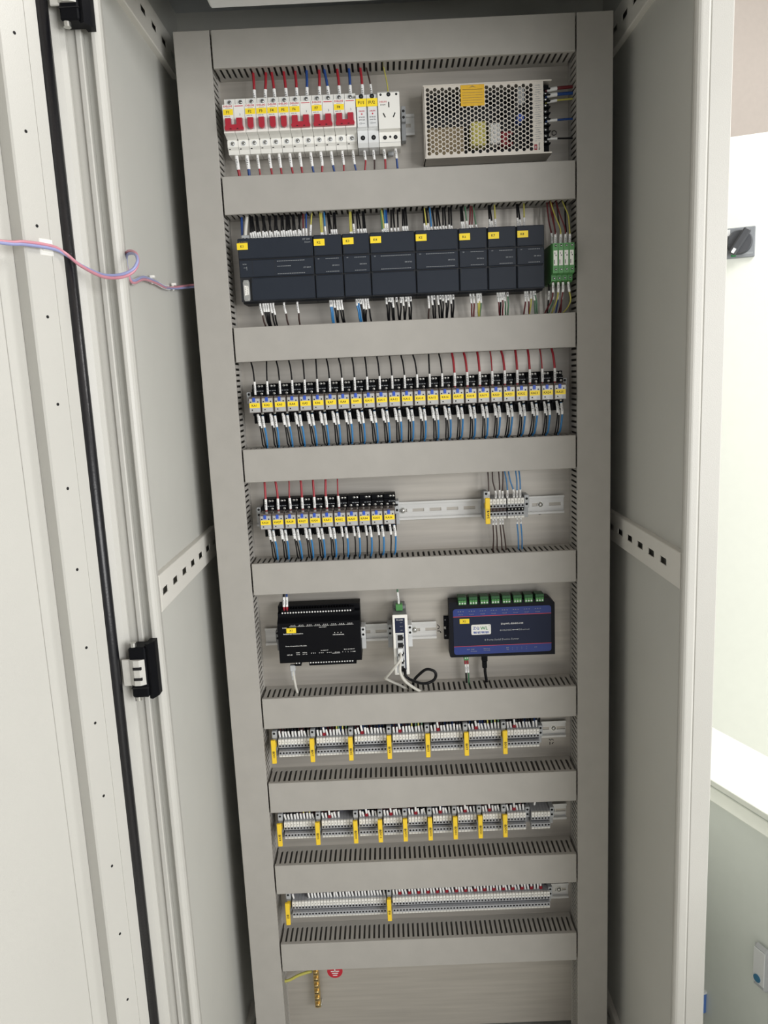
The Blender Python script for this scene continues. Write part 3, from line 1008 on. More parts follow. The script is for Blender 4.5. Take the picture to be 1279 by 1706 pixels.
RP6 = 6.28
rows = [
    # key, centre z, tag x positions, terminals per section, pitch, tags text
    ('first', 679.0, [-284.2 + 74.45 * k for k in range(7)], [10] * 7, 6.25, ['1X排', '2X排', '3X排', '4X排', '5X排', '6X排', '7X排'], 728.6),
    ('second', 502.8, [-284.7, -209.6, -134.9, -86.2, -37.0, 12.1, 61.5, 110.8, 159.5], [10, 10] + [6] * 7, 6.2,
     ['8X排', '9X排', '10X排', '11X排', '12X排', '13X排', '14X排', '15X排', '16X排'], 552.7),
    ('bottom', 326.3, [-280.2, -76.0], [30, 50], 6.38, ['正排', '负排'], 375.4)]
for key, zc, tx, cnt, pit, txt, zd in rows:
    for si, (xc, n) in enumerate(zip(tx, cnt)):
        rn = '%s long terminal row' % key if key != 'bottom' else 'bottom terminal row'
        tag_bracket(xc, zc + (1.8 if key != 'bottom' else 4.2), txt[si], '%s yellow marker tag from the left in the %s' % (ORD[si + 1], rn) if key != 'bottom' else
                    ('yellow marker tag at the left end of the bottom terminal row', 'yellow marker tag in the middle of the bottom terminal row')[si])
        for k in range(n):
            x = xc + 6.9 + k * pit
            sec = ('%s section of the %s' % (ORD[si + 1], rn)) if key != 'bottom' else ('left section of the bottom row', 'right section of the bottom row')[si]
            terminal(x, zc, pit, k + 1, '%s grey terminal block in the %s' % (ORD[k + 1], sec), 'grey terminal blocks on the rails')
            rr = random.Random(si * 100 + k + int(zc))
            has = True
            tall = False
            if key == 'second' and si == 1 and k >= 6: has = False
            if key == 'bottom' and si == 0 and 1 <= k <= 4: has = False
            if key == 'bottom' and si == 1 and k >= 48: has = False
            if (key == 'first' and si >= 1 or key == 'second' and si >= 1) and k == 2: tall = True
            if key == 'bottom' and si == 1 and k % 3 == 2: tall = True
            if not has: continue
            h = rr.uniform(10.5, 13.5)
            m = W_BLACK
            if key == 'first' and si % 2 == 1 and k in (6, 8): m = W_YEL
            elif key == 'first' and si % 2 == 1 and k in (7, 9): m = W_GRN
            elif key == 'second' and si == 0 and k in (6, 8): m = W_YEL
            elif tall: m = W_DRED
            w_ = term_wire(x + pit / 2, zc, rr.uniform(-3.0, -0.4), h, 'white-sleeved wire over the %s terminal, %s' % (ORD[k + 1], sec), 'sleeved wires above the terminal blocks', False, m=m, up=zd - zc - 17, tall=tall)
            if tall:
                part('ferrule_collar', MB().box(-3.2, 3.0, -2.5, 1.5, -6.5, -0.2, FERR, 0.8), w_, 'dark red double ferrule')
    # dark loom of wires lying behind the terminals, nobody could count it
    lm = MB()
    rl = random.Random(int(zc))
    x1 = tx[-1] + 7 + cnt[-1] * pit
    for k in range(14):
        z = zc + 24 + rl.uniform(0, 26)
        y = -5 - rl.uniform(0, 16)
        pts = [(x1 - 6 - rl.uniform(0, 40), y, zd - 1), (x1 - 50 - rl.uniform(0, 60), y, z)]
        xx = x1 - 130
        while xx > tx[0] + 60:
            pts.append((xx, y + rl.uniform(-3, 3), z + rl.uniform(-4, 4)))
            xx -= 70
        pts.append((tx[0] + rl.uniform(5, 50), y, z + 2))
        lm.tube(smooth_path(pts, 3), 2.3, rl.choice([W_BLACK, W_BLACK, W_BLACK, W_DRED, W_NAVY]), 5)
    for k in range(int((x1 - tx[0]) / 4.0)):
        xx = tx[0] + 8 + k * 4.0 + rl.uniform(-1, 1)
        if key == 'second' and -138 > xx > -168: continue
        if key == 'bottom' and -240 > xx > -266: continue
        yy = -13 - rl.uniform(0, 12)
        lm.tube([(xx, yy, zc + 16), (xx + rl.uniform(-3, 3), yy - 1, zc + 34), (xx + rl.uniform(-3, 3), yy, zd - 1)], 1.9, rl.choice([W_BLACK, W_BLACK, W_BLACK, W_DRED, W_NAVY]), 5)
    o = lm.build('wire_loom')
    tag(o, 'dark tangle of wires behind the %s' % ('%s long terminal row' % key if key != 'bottom' else 'bottom terminal row'), 'wire loom', None, 'stuff')

end_clamp(235.5, 681, 'grey end clamp at the right end of the first long terminal row', 8.5, -40, 20, -22)
end_clamp(208.5, 506, 'grey end clamp between the last two sections of the second terminal row', 9, -36, 20, -20)
for k in range(6):
    x = 214.4 + k * 6.2
    terminal(x, 502.8, 6.2, k + 1, '%s grey terminal block in the separate section ending the second row' % ORD[k + 1], 'grey terminal blocks on the rails')
term_wire(222, 512, 2, 13, 'lone white-sleeved wire over the separate six terminals', 'sleeved wires above the terminal blocks', False, up=30)
end_clamp(256.5, 506, 'grey end clamp at the right end of the second long terminal row', 8.5, -40, 20, -22)
end_clamp(248.5 + 3.5, 330, 'grey end clamp at the right end of the bottom terminal row', 8.0, -40, 20, -22)

# row 4 distribution terminals
tag_bracket(138.6, 1134.6, '24V端', 'yellow marker tag left of the ten dark-centred terminals on the slotted rail', 8.6)
for k in range(10):
    x = 144.2 + k * 6.25 + (1.8 if k > 4 else 0)
    t = terminal(x, 1135.2, 6.25, k % 5 + 1, '%s dark-centred terminal block in the %s five of the slotted-rail group' % (ORD[k % 5 + 1], 'left' if k < 5 else 'right'), 'grey terminal blocks on the rails')
    part('jumper_bar', MB().box(0.2, 6.05, -45, -40, -4.8, 0.8, W_BROWN if k < 5 else BLACK, 0.4).dome((3.1, -45, -2), 1.5, 0.6, SCREW if k > 4 else KNOB, 7), t, 'dark jumper bar')
end_clamp(214.2, 1136, 'grey end clamp right of the 24V terminal group', 9, -40, 22, -22)
r4 = lambda px: -318.0 + 1.113 * (px - 400)
for k, (a, b, m, nm) in enumerate(((814.9, 815, W_BROWN, 'brown'), (826.5, 822.6, W_BROWN, 'brown'), (833, 833, W_BROWN, 'brown'), (838, 840, W_BROWN, 'brown'),
                                   (846, 842.5, W_BLUE, 'blue'), (856.5, 849, W_BLUE, 'blue'), (862, 861, W_BLUE, 'blue'), (867.4, 866.4, W_BLUE, 'blue'))):
    wire('%s wire above the 24V terminals, %s from left' % (nm, ORD[k + 1]), [(r4(a), -40, 1153), (r4(a), -42, 1166), (r4((a * 2 + b) / 3) + (-3 if k in (1, 5) else 0.5), -40, 1186), (r4(b), -36, 1205), (r4(b), -32, 1216)],
         1.25, m, (1, 15 + k % 3), 'wires of the 24V terminals', 2.1, None, 'wire')
for k, (a, b, m, nm) in enumerate(((821.5, 821, W_BROWN, 'brown'), (826.5, 828, W_BROWN, 'brown'), (833.2, 836, W_BROWN, 'brown'), (837.8, 843, W_BROWN, 'brown'),
                                   (861.8, 864, W_BLUE, 'blue'), (868, 870, W_BLUE, 'blue'))):
    wire('%s wire below the 24V terminals, %s from left' % (nm, ORD[k + 1]), [(r4(a), -38, 1116), (r4(a), -40, 1103), (r4(a * .6 + b * .4) + 0.6, -40, 1080), (r4(b), -36, 1056), (r4(b) + 1, -30, 1042)],
         1.25, m, (1, 12), 'wires of the 24V terminals', 2.0, None, 'wire')

# ------------------------------------------------------------------ row 1 wires
r1t = lambda px: -260.3 + 1.0113 * (px - 400)
r1b = lambda px: -269.47 + 1.0273 * (px - 400)
cols = {'r': (W_RED, 'red'), 'b': (W_NAVY, 'blue'), 'k': (W_BROWN, 'brown'), 'y': (W_YEL, 'yellow-green')}
who = ['F2', 'F3', 'F4', 'F5', 'F6 left pole', 'F6 right pole', 'F7 left pole', 'F7 right pole', 'F8 left pole', 'F8 right pole', 'fuse holder FU1', 'fuse holder FU2']
for k, (a, b, c) in enumerate(((421.6, 421.6, 'r'), (440, 442.7, 'r'), (455.4, 452.6, 'r'), (475, 472.8, 'r'), (492.8, 492, 'r'), (510, 511, 'b'), (530.8, 532, 'r'),
                               (545.5, 541, 'b'), (564.3, 562.4, 'r'), (582.6, 582, 'b'), (603, 601.2, 'r'), (617.8, 611.6, 'k'))):
    m, nm = cols[c]
    wire('%s wire entering %s from the top duct' % (nm, who[k]), [(r1t(a), -36, 1850), (r1t(a), -38, 1866), (r1t((a + b) / 2) + 0.6, -38, 1882), (r1t(b), -34, 1900), (r1t(b), -30, 1912)],
         1.3 if c == 'k' else 2.3, m, (1, 23), 'wires above the breakers', 2.0 if c == 'k' else 3.0)
wire('thin yellow-green wire entering the three-pin socket from above', [(-12, -40, 1850), (-12, -38, 1868), (-15, -36, 1888), (-18, -32, 1904), (-18, -30, 1914)], 1.1, W_YEL, None, 'wires above the breakers')
who = ['F1 left pole', 'F1 right pole', 'F2', 'F3', 'F4', 'F5', 'F6 left pole', 'F6 right pole', 'F7 left pole', 'F7 right pole', 'F8 left pole', 'F8 right pole', 'fuse holder FU1', 'fuse holder FU2', 'left side of the socket', 'right side of the socket']
for k, (a, b, c) in enumerate(((393.5, 396.3, 'r'), (411, 412.3, 'b'), (428.7, 431, 'r'), (448.4, 451.2, 'r'), (465, 467.2, 'r'), (483, 486.4, 'r'), (499.6, 502, 'r'), (518, 521.5, 'b'),
                               (535, 534.2, 'r'), (552.5, 556.7, 'b'), (571, 571.4, 'r'), (589, 593.3, 'b'), (608, 606, 'r'), (623, 623, 'k'), (641, 641.7, 'r'), (660.3, 662.3, 'b'))):
    m, nm = cols[c]
    big = 2.6 if k < 2 else 1.5 if k in (2, 10, 11, 12, 13) else 1.8
    wire('%s wire leaving the bottom of %s' % (nm, who[k] if who[k][0] != 'F' else 'breaker ' + who[k]), [(r1b(a) - 1, -34, 1771), (r1b(a) - 0.3, -36, 1762), (r1b(a) + 0.8, -36, 1750), (r1b(b), -34, 1731), (r1b(b), -30, 1719)],
         big, m, (1, 24 if k < 12 else 18), 'wires below the breakers', big + 0.9)
for k, (z0, z1, m, nm, r) in enumerate(((1851, 1856, W_DRED, 'thick red', 2.8), (1842, 1846, W_NAVY, 'thick blue', 2.8), (1832, 1837, W_YEL, 'yellow-green', 1.6), (1802, 1805, W_NAVY, 'slim blue', 1.8), (1773, 1774, W_BLACK, 'black', 1.5))):
    wire('%s wire from the power supply into the right duct' % nm, [(255, -37, z0 - 1), (262, -38, z0), (276, -36, (z0 + z1) / 2), (300, -32, z1), (312, -30, z1)], r, m, (3, 20), 'wires right of the power supply', r + 0.8, None, 'wire', 6, False)

# ------------------------------------------------------------------ row 2 wires
r2t = lambda px: -278.4 + 1.0430 * (px - 400)
r2b = lambda px: -288.9 + 1.0638 * (px - 400)
CM = {'k': (W_BLACK, 'black', 1.5), 'r': (W_DRED, 'dark red', 1.3), 'b': (W_BLUE, 'blue', 1.5), 'n': (W_NAVY, 'navy', 1.5), 'y': (W_YEL, 'yellow', 1.4), 'g': (W_GRN, 'green', 1.3), 'w': (W_BROWN, 'brown', 1.5)}


def plc_top(mod, specs):
    cnt = {}
    for k, (a, b, c, h) in enumerate(specs):
        m, nm, r = CM[c]
        wire('%s wire above module %s, %s from left' % (nm, mod, ORD[k + 1]),
             [(r2t(a), -45, 1622), (r2t(a), -46, 1632), (r2t((a * 2 + b) / 3), -45, 1645), (r2t((a + 2 * b) / 3), -42, 1658), (r2t(b), -38, 1671), (r2t(b), -34, 1682)],
             r, m, (4, 6 + h), 'wires above the controller row', 2.0, None, 'wire', 6, True)


plc_top('K1', [(417.6 + 3.95 * k, 418 + 10.2 * ((k * 10) // 25) - 1 + (k % 3) * 1.8, 'k', 13 + (k * 7 % 3)) for k in range(22)] + [(505.2, 506, 'r', 16), (510, 511, 'n', 16), (516.5, 520.5, 'y', 22)])
plc_top('K2', [(535, 534, 'y', 8), (537, 536.4, 'y', 8), (542, 541, 'b', 18), (549, 547, 'k', 5), (553, 548.5, 'k', 12), (556.3, 557, 'k', 12), (560, 559, 'k', 12)])
plc_top('K3', [(583.5, 583.5, 'y', 7), (585.5, 585.5, 'y', 7), (590, 588, 'k', 20), (596.5, 595, 'k', 11), (601.6, 597.5, 'k', 11), (606, 605, 'k', 11), (609, 607, 'k', 11)])
plc_top('K4', [(637, 635.5, 'g', 8), (640, 637, 'y', 10), (642, 642, 'b', 18), (645.5, 644.5, 'n', 18), (651.7, 653, 'k', 10), (657.6, 656, 'k', 10), (663, 663.5, 'k', 10), (671, 672, 'k', 12), (675, 674, 'k', 12), (678.5, 677, 'k', 12)])
plc_top('K5', [(707, 706.5, 'k', 15), (711, 708, 'y', 12), (714, 711, 'k', 15), (718.7, 717, 'b', 9), (724.5, 721, 'k', 9), (728.6, 728, 'k', 9), (733.5, 730, 'k', 9), (738, 739, 'k', 10), (742.5, 742, 'k', 9), (748, 749, 'k', 11), (752, 752.5, 'k', 9)])
plc_top('K6', [(769, 768.5, 'k', 15), (772.4, 770.5, 'k', 15), (778, 776, 'g', 16), (782, 785, 'r', 9), (786, 788, 'r', 9), (793.4, 789, 'g', 9)])
plc_top('K7', [(815.6, 815, 'k', 17), (819.8, 817, 'k', 14), (825, 825, 'y', 17)])
plc_top('K8', [(862, 862, 'k', 17), (866.5, 864, 'k', 14), (872.6, 874, 'y', 17)])


def plc_bot(mod, specs):
    for k, (a, b, c, h) in enumerate(specs):
        m, nm, r = CM[c]
        wire('%s wire below module %s, %s from left' % (nm, mod, ORD[k + 1]),
             [(r2b(a), -45, 1524), (r2b(a), -47, 1514), (r2b((a * 2 + b) / 3) + 0.8, -46, 1502), (r2b((a + 2 * b) / 3), -42, 1491), (r2b(b), -36, 1481), (r2b(b), -30, 1468)],
             r, m, (2, 4 + h), 'wires below the controller row', 2.0, None, 'wire', 6, True)


plc_bot('K1', [(434.5, 440, 'w', 19), (439.5, 446, 'k', 14), (443.2, 448, 'k', 14), (447, 449.5, 'k', 14), (451.5, 456, 'k', 16), (456, 459.5, 'k', 19), (474, 478.5, 'w', 18), (496, 497.5, 'w', 18)])
plc_bot('K2', [(550.5, 553, 'b', 10), (552.8, 555, 'b', 10), (557, 560.5, 'k', 12), (561.5, 562.5, 'k', 16), (565, 570.5, 'k', 16), (569.3, 573, 'k', 16)])
plc_bot('K3', [(594.3, 599, 'b', 10), (597.5, 601.5, 'b', 6), (601, 605, 'k', 8), (604.6, 607, 'k', 16), (609, 608.5, 'k', 17), (613, 617.5, 'k', 16)])
plc_bot('K4', [(643.6, 646, 'k', 10), (648, 647.5, 'k', 6), (651, 654, 'k', 7), (654, 656, 'k', 16), (660.5, 664, 'k', 7), (667.5, 665.5, 'k', 9), (671, 673, 'k', 14), (676, 674, 'k', 7), (680, 681.5, 'k', 16), (684, 684, 'k', 7)])
plc_bot('K5', [(713.5, 713, 'w', 20), (719, 722, 'k', 15), (723, 725, 'k', 6), (728.7, 732, 'k', 15), (733, 735, 'k', 6), (737.2, 737, 'k', 9), (742, 743, 'k', 12), (746, 744, 'k', 8), (750, 752, 'k', 14), (754.5, 754, 'k', 7)])
plc_bot('K6', [(783, 786, 'r', 15), (788, 789, 'r', 15), (794, 797, 'y', 15), (796.5, 798.5, 'y', 12), (800, 799, 'g', 15)])
plc_bot('K7', [(828, 832, 'r', 15), (832, 833, 'k', 15), (835.5, 837, 'r', 12), (839, 842.5, 'g', 14), (844.5, 846, 'g', 6)])
plc_bot('K8', [(873.5, 872.5, 'r', 16), (877.5, 881.5, 'r', 16), (883, 882, 'y', 12), (887.5, 892, 'g', 15), (890, 895, 'g', 6)])
# grey serial cable and plug at the controller's left end
t = wire('grey round cable with a plug at the left end of the controller', [(r2t(408), -40, 1629), (r2t(408), -42, 1640), (r2t(410), -40, 1655), (r2t(412), -36, 1671), (r2t(412), -32, 1682)], 3.4, W_GREY, None, None, name='serial_cable', n=8, cat='cable')
part('cable_plug', MB().box(-7.5, 7.5, -6, 5, -4, 9, LGREY, 1.5).box(-5, -2, -6.2, -6, 1, 4, KNOB).box(1, 4, -6.2, -6, 1, 4, KNOB), t)
wire('navy wire left of the grey serial cable', [(r2t(402), -38, 1634), (r2t(402.5), -38, 1650), (r2t(402.5), -34, 1671), (r2t(402.5), -30, 1682)], 2.2, W_NAVY, None, 'wires above the controller row')
# wires of the green converters
gx = lambda px: 263.2 + 1.02 * (px - 924)
for k, (a, b, m, nm) in enumerate(((924, 921, W_DRED, 'dark red'), (933, 922.5, W_YEL, 'yellow'), (941, 932, W_DRED, 'dark red'), (948.6, 943, W_YEL, 'yellow'))):
    wire('front %s wire rising from the %s green converter' % (nm, ('leftmost', 'second', 'third', 'rightmost')[k]),
         [(gx(a), -66, 1592), (gx(a) + 0.5, -68, 1606), (gx(a) + 1, -62, 1622), (gx((a + b) / 2) + (4 if k == 3 else 0), -52, 1645), (gx(b), -42, 1669), (gx(b), -36, 1682)], 1.2, m, (3, 19), 'wires of the green converters', 2.2)
for k, (a, b, m, nm) in enumerate(((921, 917, W_DRED, 'dark red'), (928, 926, W_DRED, 'dark red'), (937, 934, W_BROWN, 'brown'), (946, 948, W_BLACK, 'black'))):
    wire('rear %s wire rising from the %s green converter' % (nm, ('leftmost', 'second', 'third', 'rightmost')[k]),
         [(gx(a) + 2, -46, 1596), (gx(a) + 2, -48, 1612), (gx((a + b) / 2), -44, 1638), (gx(b), -38, 1669), (gx(b), -34, 1682)], 1.4, m, (4, 21), 'wires of the green converters', 2.1)
for k, (a, b, m, nm) in enumerate(((921, 911, W_DRED, 'dark red'), (930, 923.5, W_YEL, 'yellow'), (938, 939, W_DRED, 'dark red'), (947, 942, W_YEL, 'yellow'))):
    wire('front %s wire dropping from the %s green converter' % (nm, ('leftmost', 'second', 'third', 'rightmost')[k]),
         [(gx(a), -64, 1533), (gx(a) + (1.5 if k == 3 else 0), -64, 1518), (gx(a) + (6 if k == 3 else -1), -56, 1503), (gx((a + 2 * b) / 3) + (6 if k == 3 else 0), -46, 1490), (gx(b), -38, 1480), (gx(b), -30, 1470)], 1.3, m, (1, 17), 'wires of the green converters', 2.2)
for k, (a, b, m, nm) in enumerate(((918, 916, W_BLACK, 'black'), (926, 918.5, W_GRN, 'green'), (934.5, 931, W_NAVY, 'navy'), (941, 936, W_DRED, 'dark red'))):
    wire('rear %s wire dropping below the %s green converter' % (nm, ('leftmost', 'second', 'third', 'rightmost')[k]),
         [(gx(a), -44, 1532), (gx(a), -46, 1520), (gx(a) - 1, -44, 1502), (gx((a + 2 * b) / 3), -40, 1490), (gx(b), -36, 1480), (gx(b), -30, 1470)], 1.3, m, (12, 27), 'wires of the green converters', 2.0)

# ------------------------------------------------------------------ row 5 modules
t = thing('data_module', 'black data acquisition module with long screw terminal strips', 'module', (-260.5, 0, 846))
Wd = 155.5
part('module_body', MB().ext([(-7.5, 12), (-58, 12), (-60, 15), (-60, 91), (-48, 98), (-46, 100), (-46, 106), (-38, 108), (-38, 118), (-7.5, 118)], 0, Wd, 'X', BLACK), t)
ts = MB().box(6, Wd - 10, -46, -36, 104, 114, BLACK, 0.6)
for k in range(26):
    ts.box(7 + k * 5.15, 7.6 + k * 5.15, -47, -40, 108, 117, BLACK)
part('terminal_strip', ts, t, 'upper black screw strip')
part('terminal_strip', MB().box(54, Wd - 11, -50, -30, 2, 13, BLACK, 0.6).box(27, 39, -50, -30, 2, 13, BLACK, 0.6), t, 'lower black screw strip')
for k in range(26):
    part('strip_screw', MB().dome((9 + k * 5.15, -46.1, 107), 1.7, 0.8, PRINTW, 8), t)
for k in range(19):
    part('strip_screw', MB().dome(((57 + (k - 2) * 5.0) if k > 1 else 30 + k * 5.2, -50, 8), 1.7, 0.8, PRINTW, 8), t)
pr = MB()
Y = -60.15
for k in range(8):
    for j in range(3):
        pr.text('o', 26 + k * 15.3 + j * 3.4, Y, 86.3, 2.0, PRINTW)
    pr.box(22.5 + k * 15.3, 36 + k * 15.3, Y, -60, 83.8, 84.3, PRINTW)
pr.text('DC24V', 13.5, Y, 82, 2.0, PRINTW, 8).text('Industrial Automation', 29, Y, 70, 2.4, PRINTW, 37).text('Data Acquisition Module', 33, Y, 45.5, 2.6, PRINTW, 40)
pr.text('PWR RUN NETWORK', 114, Y, 65, 2.0, PRINTW, 21).text('ANALOG INPUT', 85, Y, 81, 1.6, PRINTW, 14)
for a in (107, 113, 119):
    pr.cyl((a, -60, 69), 0.8, -0.15, 'Y', PRINTW, 6)
pr.text('NET-485', 20, Y, 28.5, 2.0, PRINTW, 10).text('RS485', 35.5, Y, 32.5, 1.8, PRINTW, 7).text('A1 B1', 35.5, Y, 29, 1.8, PRINTW, 7).text('RS232', 48.5, Y, 32.3, 1.8, PRINTW, 8).text('R T G', 48.5, Y, 29, 1.8, PRINTW, 8)
for k in range(4):
    for j in range(3):
        pr.text('o', 61 + k * 15 + j * 3.4, Y, 30.5, 2.0, PRINTW)
    pr.box(57, 70 + k * 15, Y, -60, 28.4, 28.9, PRINTW)
pr.text('DI INPUT', 86, Y, 35, 1.6, PRINTW, 14).text('DO OUTPUT', 133, Y, 35.5, 1.8, PRINTW, 20)
for k in range(4):
    pr.text(str(k), 120 + k * 5.2, Y, 30.5, 2.0, PRINTW)
pr.text('COM', 141, Y, 30.5, 1.8, PRINTW, 6)
part('front_print', pr, t, 'white front lettering')
sticker(t, 'X1', 25.5, -60, 76.5, 18, 9.5, 0.3, None, 0.4)
end_clamp(-265, 896, 'grey end clamp at the left edge of the black data module', 7, -38, 19, -24, MGREY)
end_clamp(-101, 897, 'pale end clamp at the right edge of the black data module', 8.5, -40, 20, -28, OFFW)
for k in range(2):
    wire('%s dark wire with red ferrule above the black data module' % ('left', 'right')[k], [(-248 + k * 5.6, -44, 957), (-247.6 + k * 5.6, -46, 966), (-247.2 + k * 5.6, -44, 980), (-247 + k * 5, -38, 995), (-247 + k * 5, -32, 1006)], 2.1, W_NAVY if k else W_BLACK, (9, 27), 'wires above the data module', 2.4, (0, 9))
t = wire('grey network cable below the black data module', [(-239, -44, 845), (-238, -46, 830), (-237, -44, 812), (-235, -38, 792), (-233, -32, 776)], 2.6, W_GREY, None, None, name='network_cable', n=8, cat='cable')
part('network_plug', MB().box(-5, 5, -5, 5, -8, 4, LGREY, 1).box(-3.6, 3.6, -4, 4, -19, -8, LGREY, 1).box(-2.8, 2.8, -3.4, 3.4, -26, -19, LGREY, 0.8), t)

# network switch
t = thing('network_switch', 'narrow upright network switch with white front and five ports', 'network switch', (-43.9, 0, 836))
part('switch_body', MB().box(1, 27, -84, -7.5, 3, 114, MGREY, 1), t)
part('front_plate', MB().box(-0.2, 27.6, -86.5, -83.5, 0, 116.5, WHITE, 1.2), t, 'white front plate')
part('status_panel', MB().box(4.2, 22.5, -86.8, -86.4, 82, 110.5, PANELNAVY).text('TP-LINK', 13, -86.95, 107, 2.2, PRINTW, 13).text('PWR', 16, -86.95, 101.5, 1.4, PRINT).text('FAULT', 16, -86.95, 94.5, 1.4, PRINT).text('LINK', 16, -86.95, 87, 1.4, PRINT).box(20, 22.5, -86.75, -86.4, 10, 82, PANELNAVY), t)
for k in range(5):
    z = 66.5 - k * 15.2
    part('network_port', MB().box(5, 19.5, -87.4, -86.2, z - 1, z + 13.8, LGREY, 0.3).box(8, 17.5, -87.5, -87.3, z + 1.2, z + 11.8, HOLE).box(17.4, 19, -87.5, -87.3, z + 4.5, z + 8.5, HOLE), t)
part('power_plug', MB().box(7, 20, -60, -46, 116, 128, GREEN, 0.8).box(8, 19, -50, -40, 112, 118, BLACK), t, 'green screw plug on the top')
part('rail_bracket', MB().box(3, 25, -40, -8, 113, 120, MGREY, 0.8), t)
wire('white sleeved wire entering the green plug of the network switch', [(-31, -52, 962), (-31, -54, 970), (-32, -50, 985), (-32, -42, 1001), (-32, -36, 1010)], 1.6, W_GRN, (2, 24), None, 2.0)
end_clamp(-49.5, 897, 'grey end clamp left of the network switch', 9, -40, 22, -28, LGREY)
end_clamp(-11.5, 897, 'grey end clamp right of the network switch', 8.5, -40, 20, -28, OFFW)
t = wire('grey network cable from the switch bending left into the duct', [(-32, -90, 884), (-32, -104, 874), (-44, -104, 858), (-60, -84, 832), (-62, -70, 824), (-48, -56, 810), (-33, -42, 796), (-18, -34, 782), (-16, -30, 776)], 2.5, W_GREY, None, None, name='network_cable', n=8, cat='cable')
part('network_plug', MB().box(-4.6, 4.6, -5, 4, -4, 6, OFFW, 0.8), t)
t = wire('grey network cable from the switch curving down right into the duct', [(-32, -90, 868), (-34, -104, 858), (-33, -104, 845), (-24, -96, 826), (-4, -64, 797), (9, -44, 783), (16, -34, 784), (18, -28, 778)], 2.8, W_GREY, None, None, name='network_cable', n=8, cat='cable')
part('network_plug', MB().box(-4.6, 4.6, -5, 4, -3, 6, OFFW, 0.8), t)
wire('black cable looping out beside the network switch', [(-25, -88, 848), (-22, -96, 835), (0, -76, 815), (17, -60, 807), (30, -58, 812), (34, -58, 822), (30, -58, 830), (17, -56, 833), (4, -52, 823), (-8, -44, 806), (-10, -34, 784), (-10, -28, 776)], 2.8, W_BLACK, None, None, name='black_cable', n=8, cat='cable')

# serial device server
t = thing('serial_server', 'wide navy serial server box with eight green plugs', 'serial server', (64, 0, 844))
part('server_body', MB().ext([(0, 4), (1, 112), (193, 112), (202, 103), (202, 0), (2, 2)][::-1], -34, -3.2, 'Y', SRVBLK), t)
for x0, x1 in ((-8.5, 2), (200, 208)):
    mb = MB().box(x0, x1, -3.2, -0.4, 28, 76, SRVBLK, 1.2)
    part('mounting_ear', mb, t)
    xm = (x0 + x1) / 2 - (2 if x0 < 0 else -1)
    part('ear_screw', MB().dome((xm, -3.2, 52), 3.6, 2.4, SCREW, 10), t)
    part('ear_hole', MB().cyl((xm, -3.3, 68), 1.5, 0.3, 'Y', LGREY, 8).cyl((xm, -3.3, 36), 1.5, 0.3, 'Y', LGREY, 8), t)
fo = MB()
def rrect(x0, x1, z0, z1, r):
    return [(x0 + r - r * math.cos(a), z0 + r - r * math.sin(a)) for a in (0, .5, 1.07, 1.57)] + [(x1 - r + r * math.sin(a), z0 + r - r * math.cos(a)) for a in (0, .5, 1.07, 1.57)] + \
           [(x1 - r + r * math.cos(a), z1 - r + r * math.sin(a)) for a in (0, .5, 1.07, 1.57)] + [(x0 + r - r * math.sin(a), z1 - r + r * math.cos(a)) for a in (0, .5, 1.07, 1.57)]
fo.ext(rrect(8, 195, 7, 98.5, 5), -34.5, -34, 'Y', PANELBLUE)
fo.box(8, 195, -34.6, -34.5, 23.5, 83, PANELNAVY).box(8, 195, -34.7, -34.6, 82.4, 83.6, REDLINE).box(8, 195, -34.7, -34.6, 22.9, 24.0, REDLINE)
part('front_foil', fo, t, 'blue and navy front foil with red lines')
pr = MB()
Y = -34.85
pr.text('ZQWL-EthRS-H8', 120, Y, 65.5, 3.8, PRINTW, 43).text('8×RS485', 108, Y, 53, 3.4, PRINT, 23).text('Ethernet', 143, Y, 53, 3.4, PRINT, 21)
pr.box(122, 130, Y, -34.6, 52.6, 53.4, PRINTW).add([(120, Y, 53), (122.5, Y, 51.6), (122.5, Y, 54.4), (132, Y, 53), (129.5, Y, 54.4), (129.5, Y, 51.6)], [(0, 1, 2), (3, 4, 5)], PRINTW)
pr.text('8 Ports Serial Device Server', 100, Y, 35, 3.8, PRINT, 66)
for k in range(8):
    pr.text('A B G', 22.5 + k * 21, Y, 93.3, 1.7, PRINT, 12).text('Port%d' % (k + 1), 22.5 + k * 21, Y, 87.2, 1.7, PRINT, 8)
pr.text('RST  DEF', 40, Y, 17, 1.7, PRINT, 14).text('DC9-36V', 46, Y, 13, 1.7, PRINT, 12).text('Ethernet', 71, Y, 17.5, 1.7, PRINT, 12).text('10/100M', 71, Y, 14, 1.7, PRINT, 12)
pr.text('RX', 111, Y, 17.5, 1.8, PRINT, 5).text('TX', 111, Y, 13.8, 1.8, PRINT, 5).text('SYS', 165, Y, 16.5, 1.8, PRINT, 5)
for k in range(4):
    pr.text(str(k + 1), 120 + k * 9, Y, 17.5, 1.6, PRINT).text(str(k + 5), 120 + k * 9, Y, 13.8, 1.6, PRINT)
part('front_print', pr, t, 'pale front lettering')
lg = MB().ext(rrect(42, 79.5, 46, 66, 2.5), -34.95, -34.6, 'Y', WHITE)
lg.text('ZQ', 51.5, -35.05, 58.8, 6.6, BLUEINK, 13).text('WL', 66.5, -35.05, 58.8, 6.6, GREENINK, 14.5).text('智嵌物联', 60.8, -35.05, 50.3, 4.8, BLUEINK, 30).text('®', 76.2, -35.05, 63.3, 2, GREENINK)
part('logo_badge', lg, t, 'white badge with blue and green lettering')
sticker(t, 'X2', 29.5, -34.6, 73.8, 18.5, 9.5, 0.3, None, 0.4)
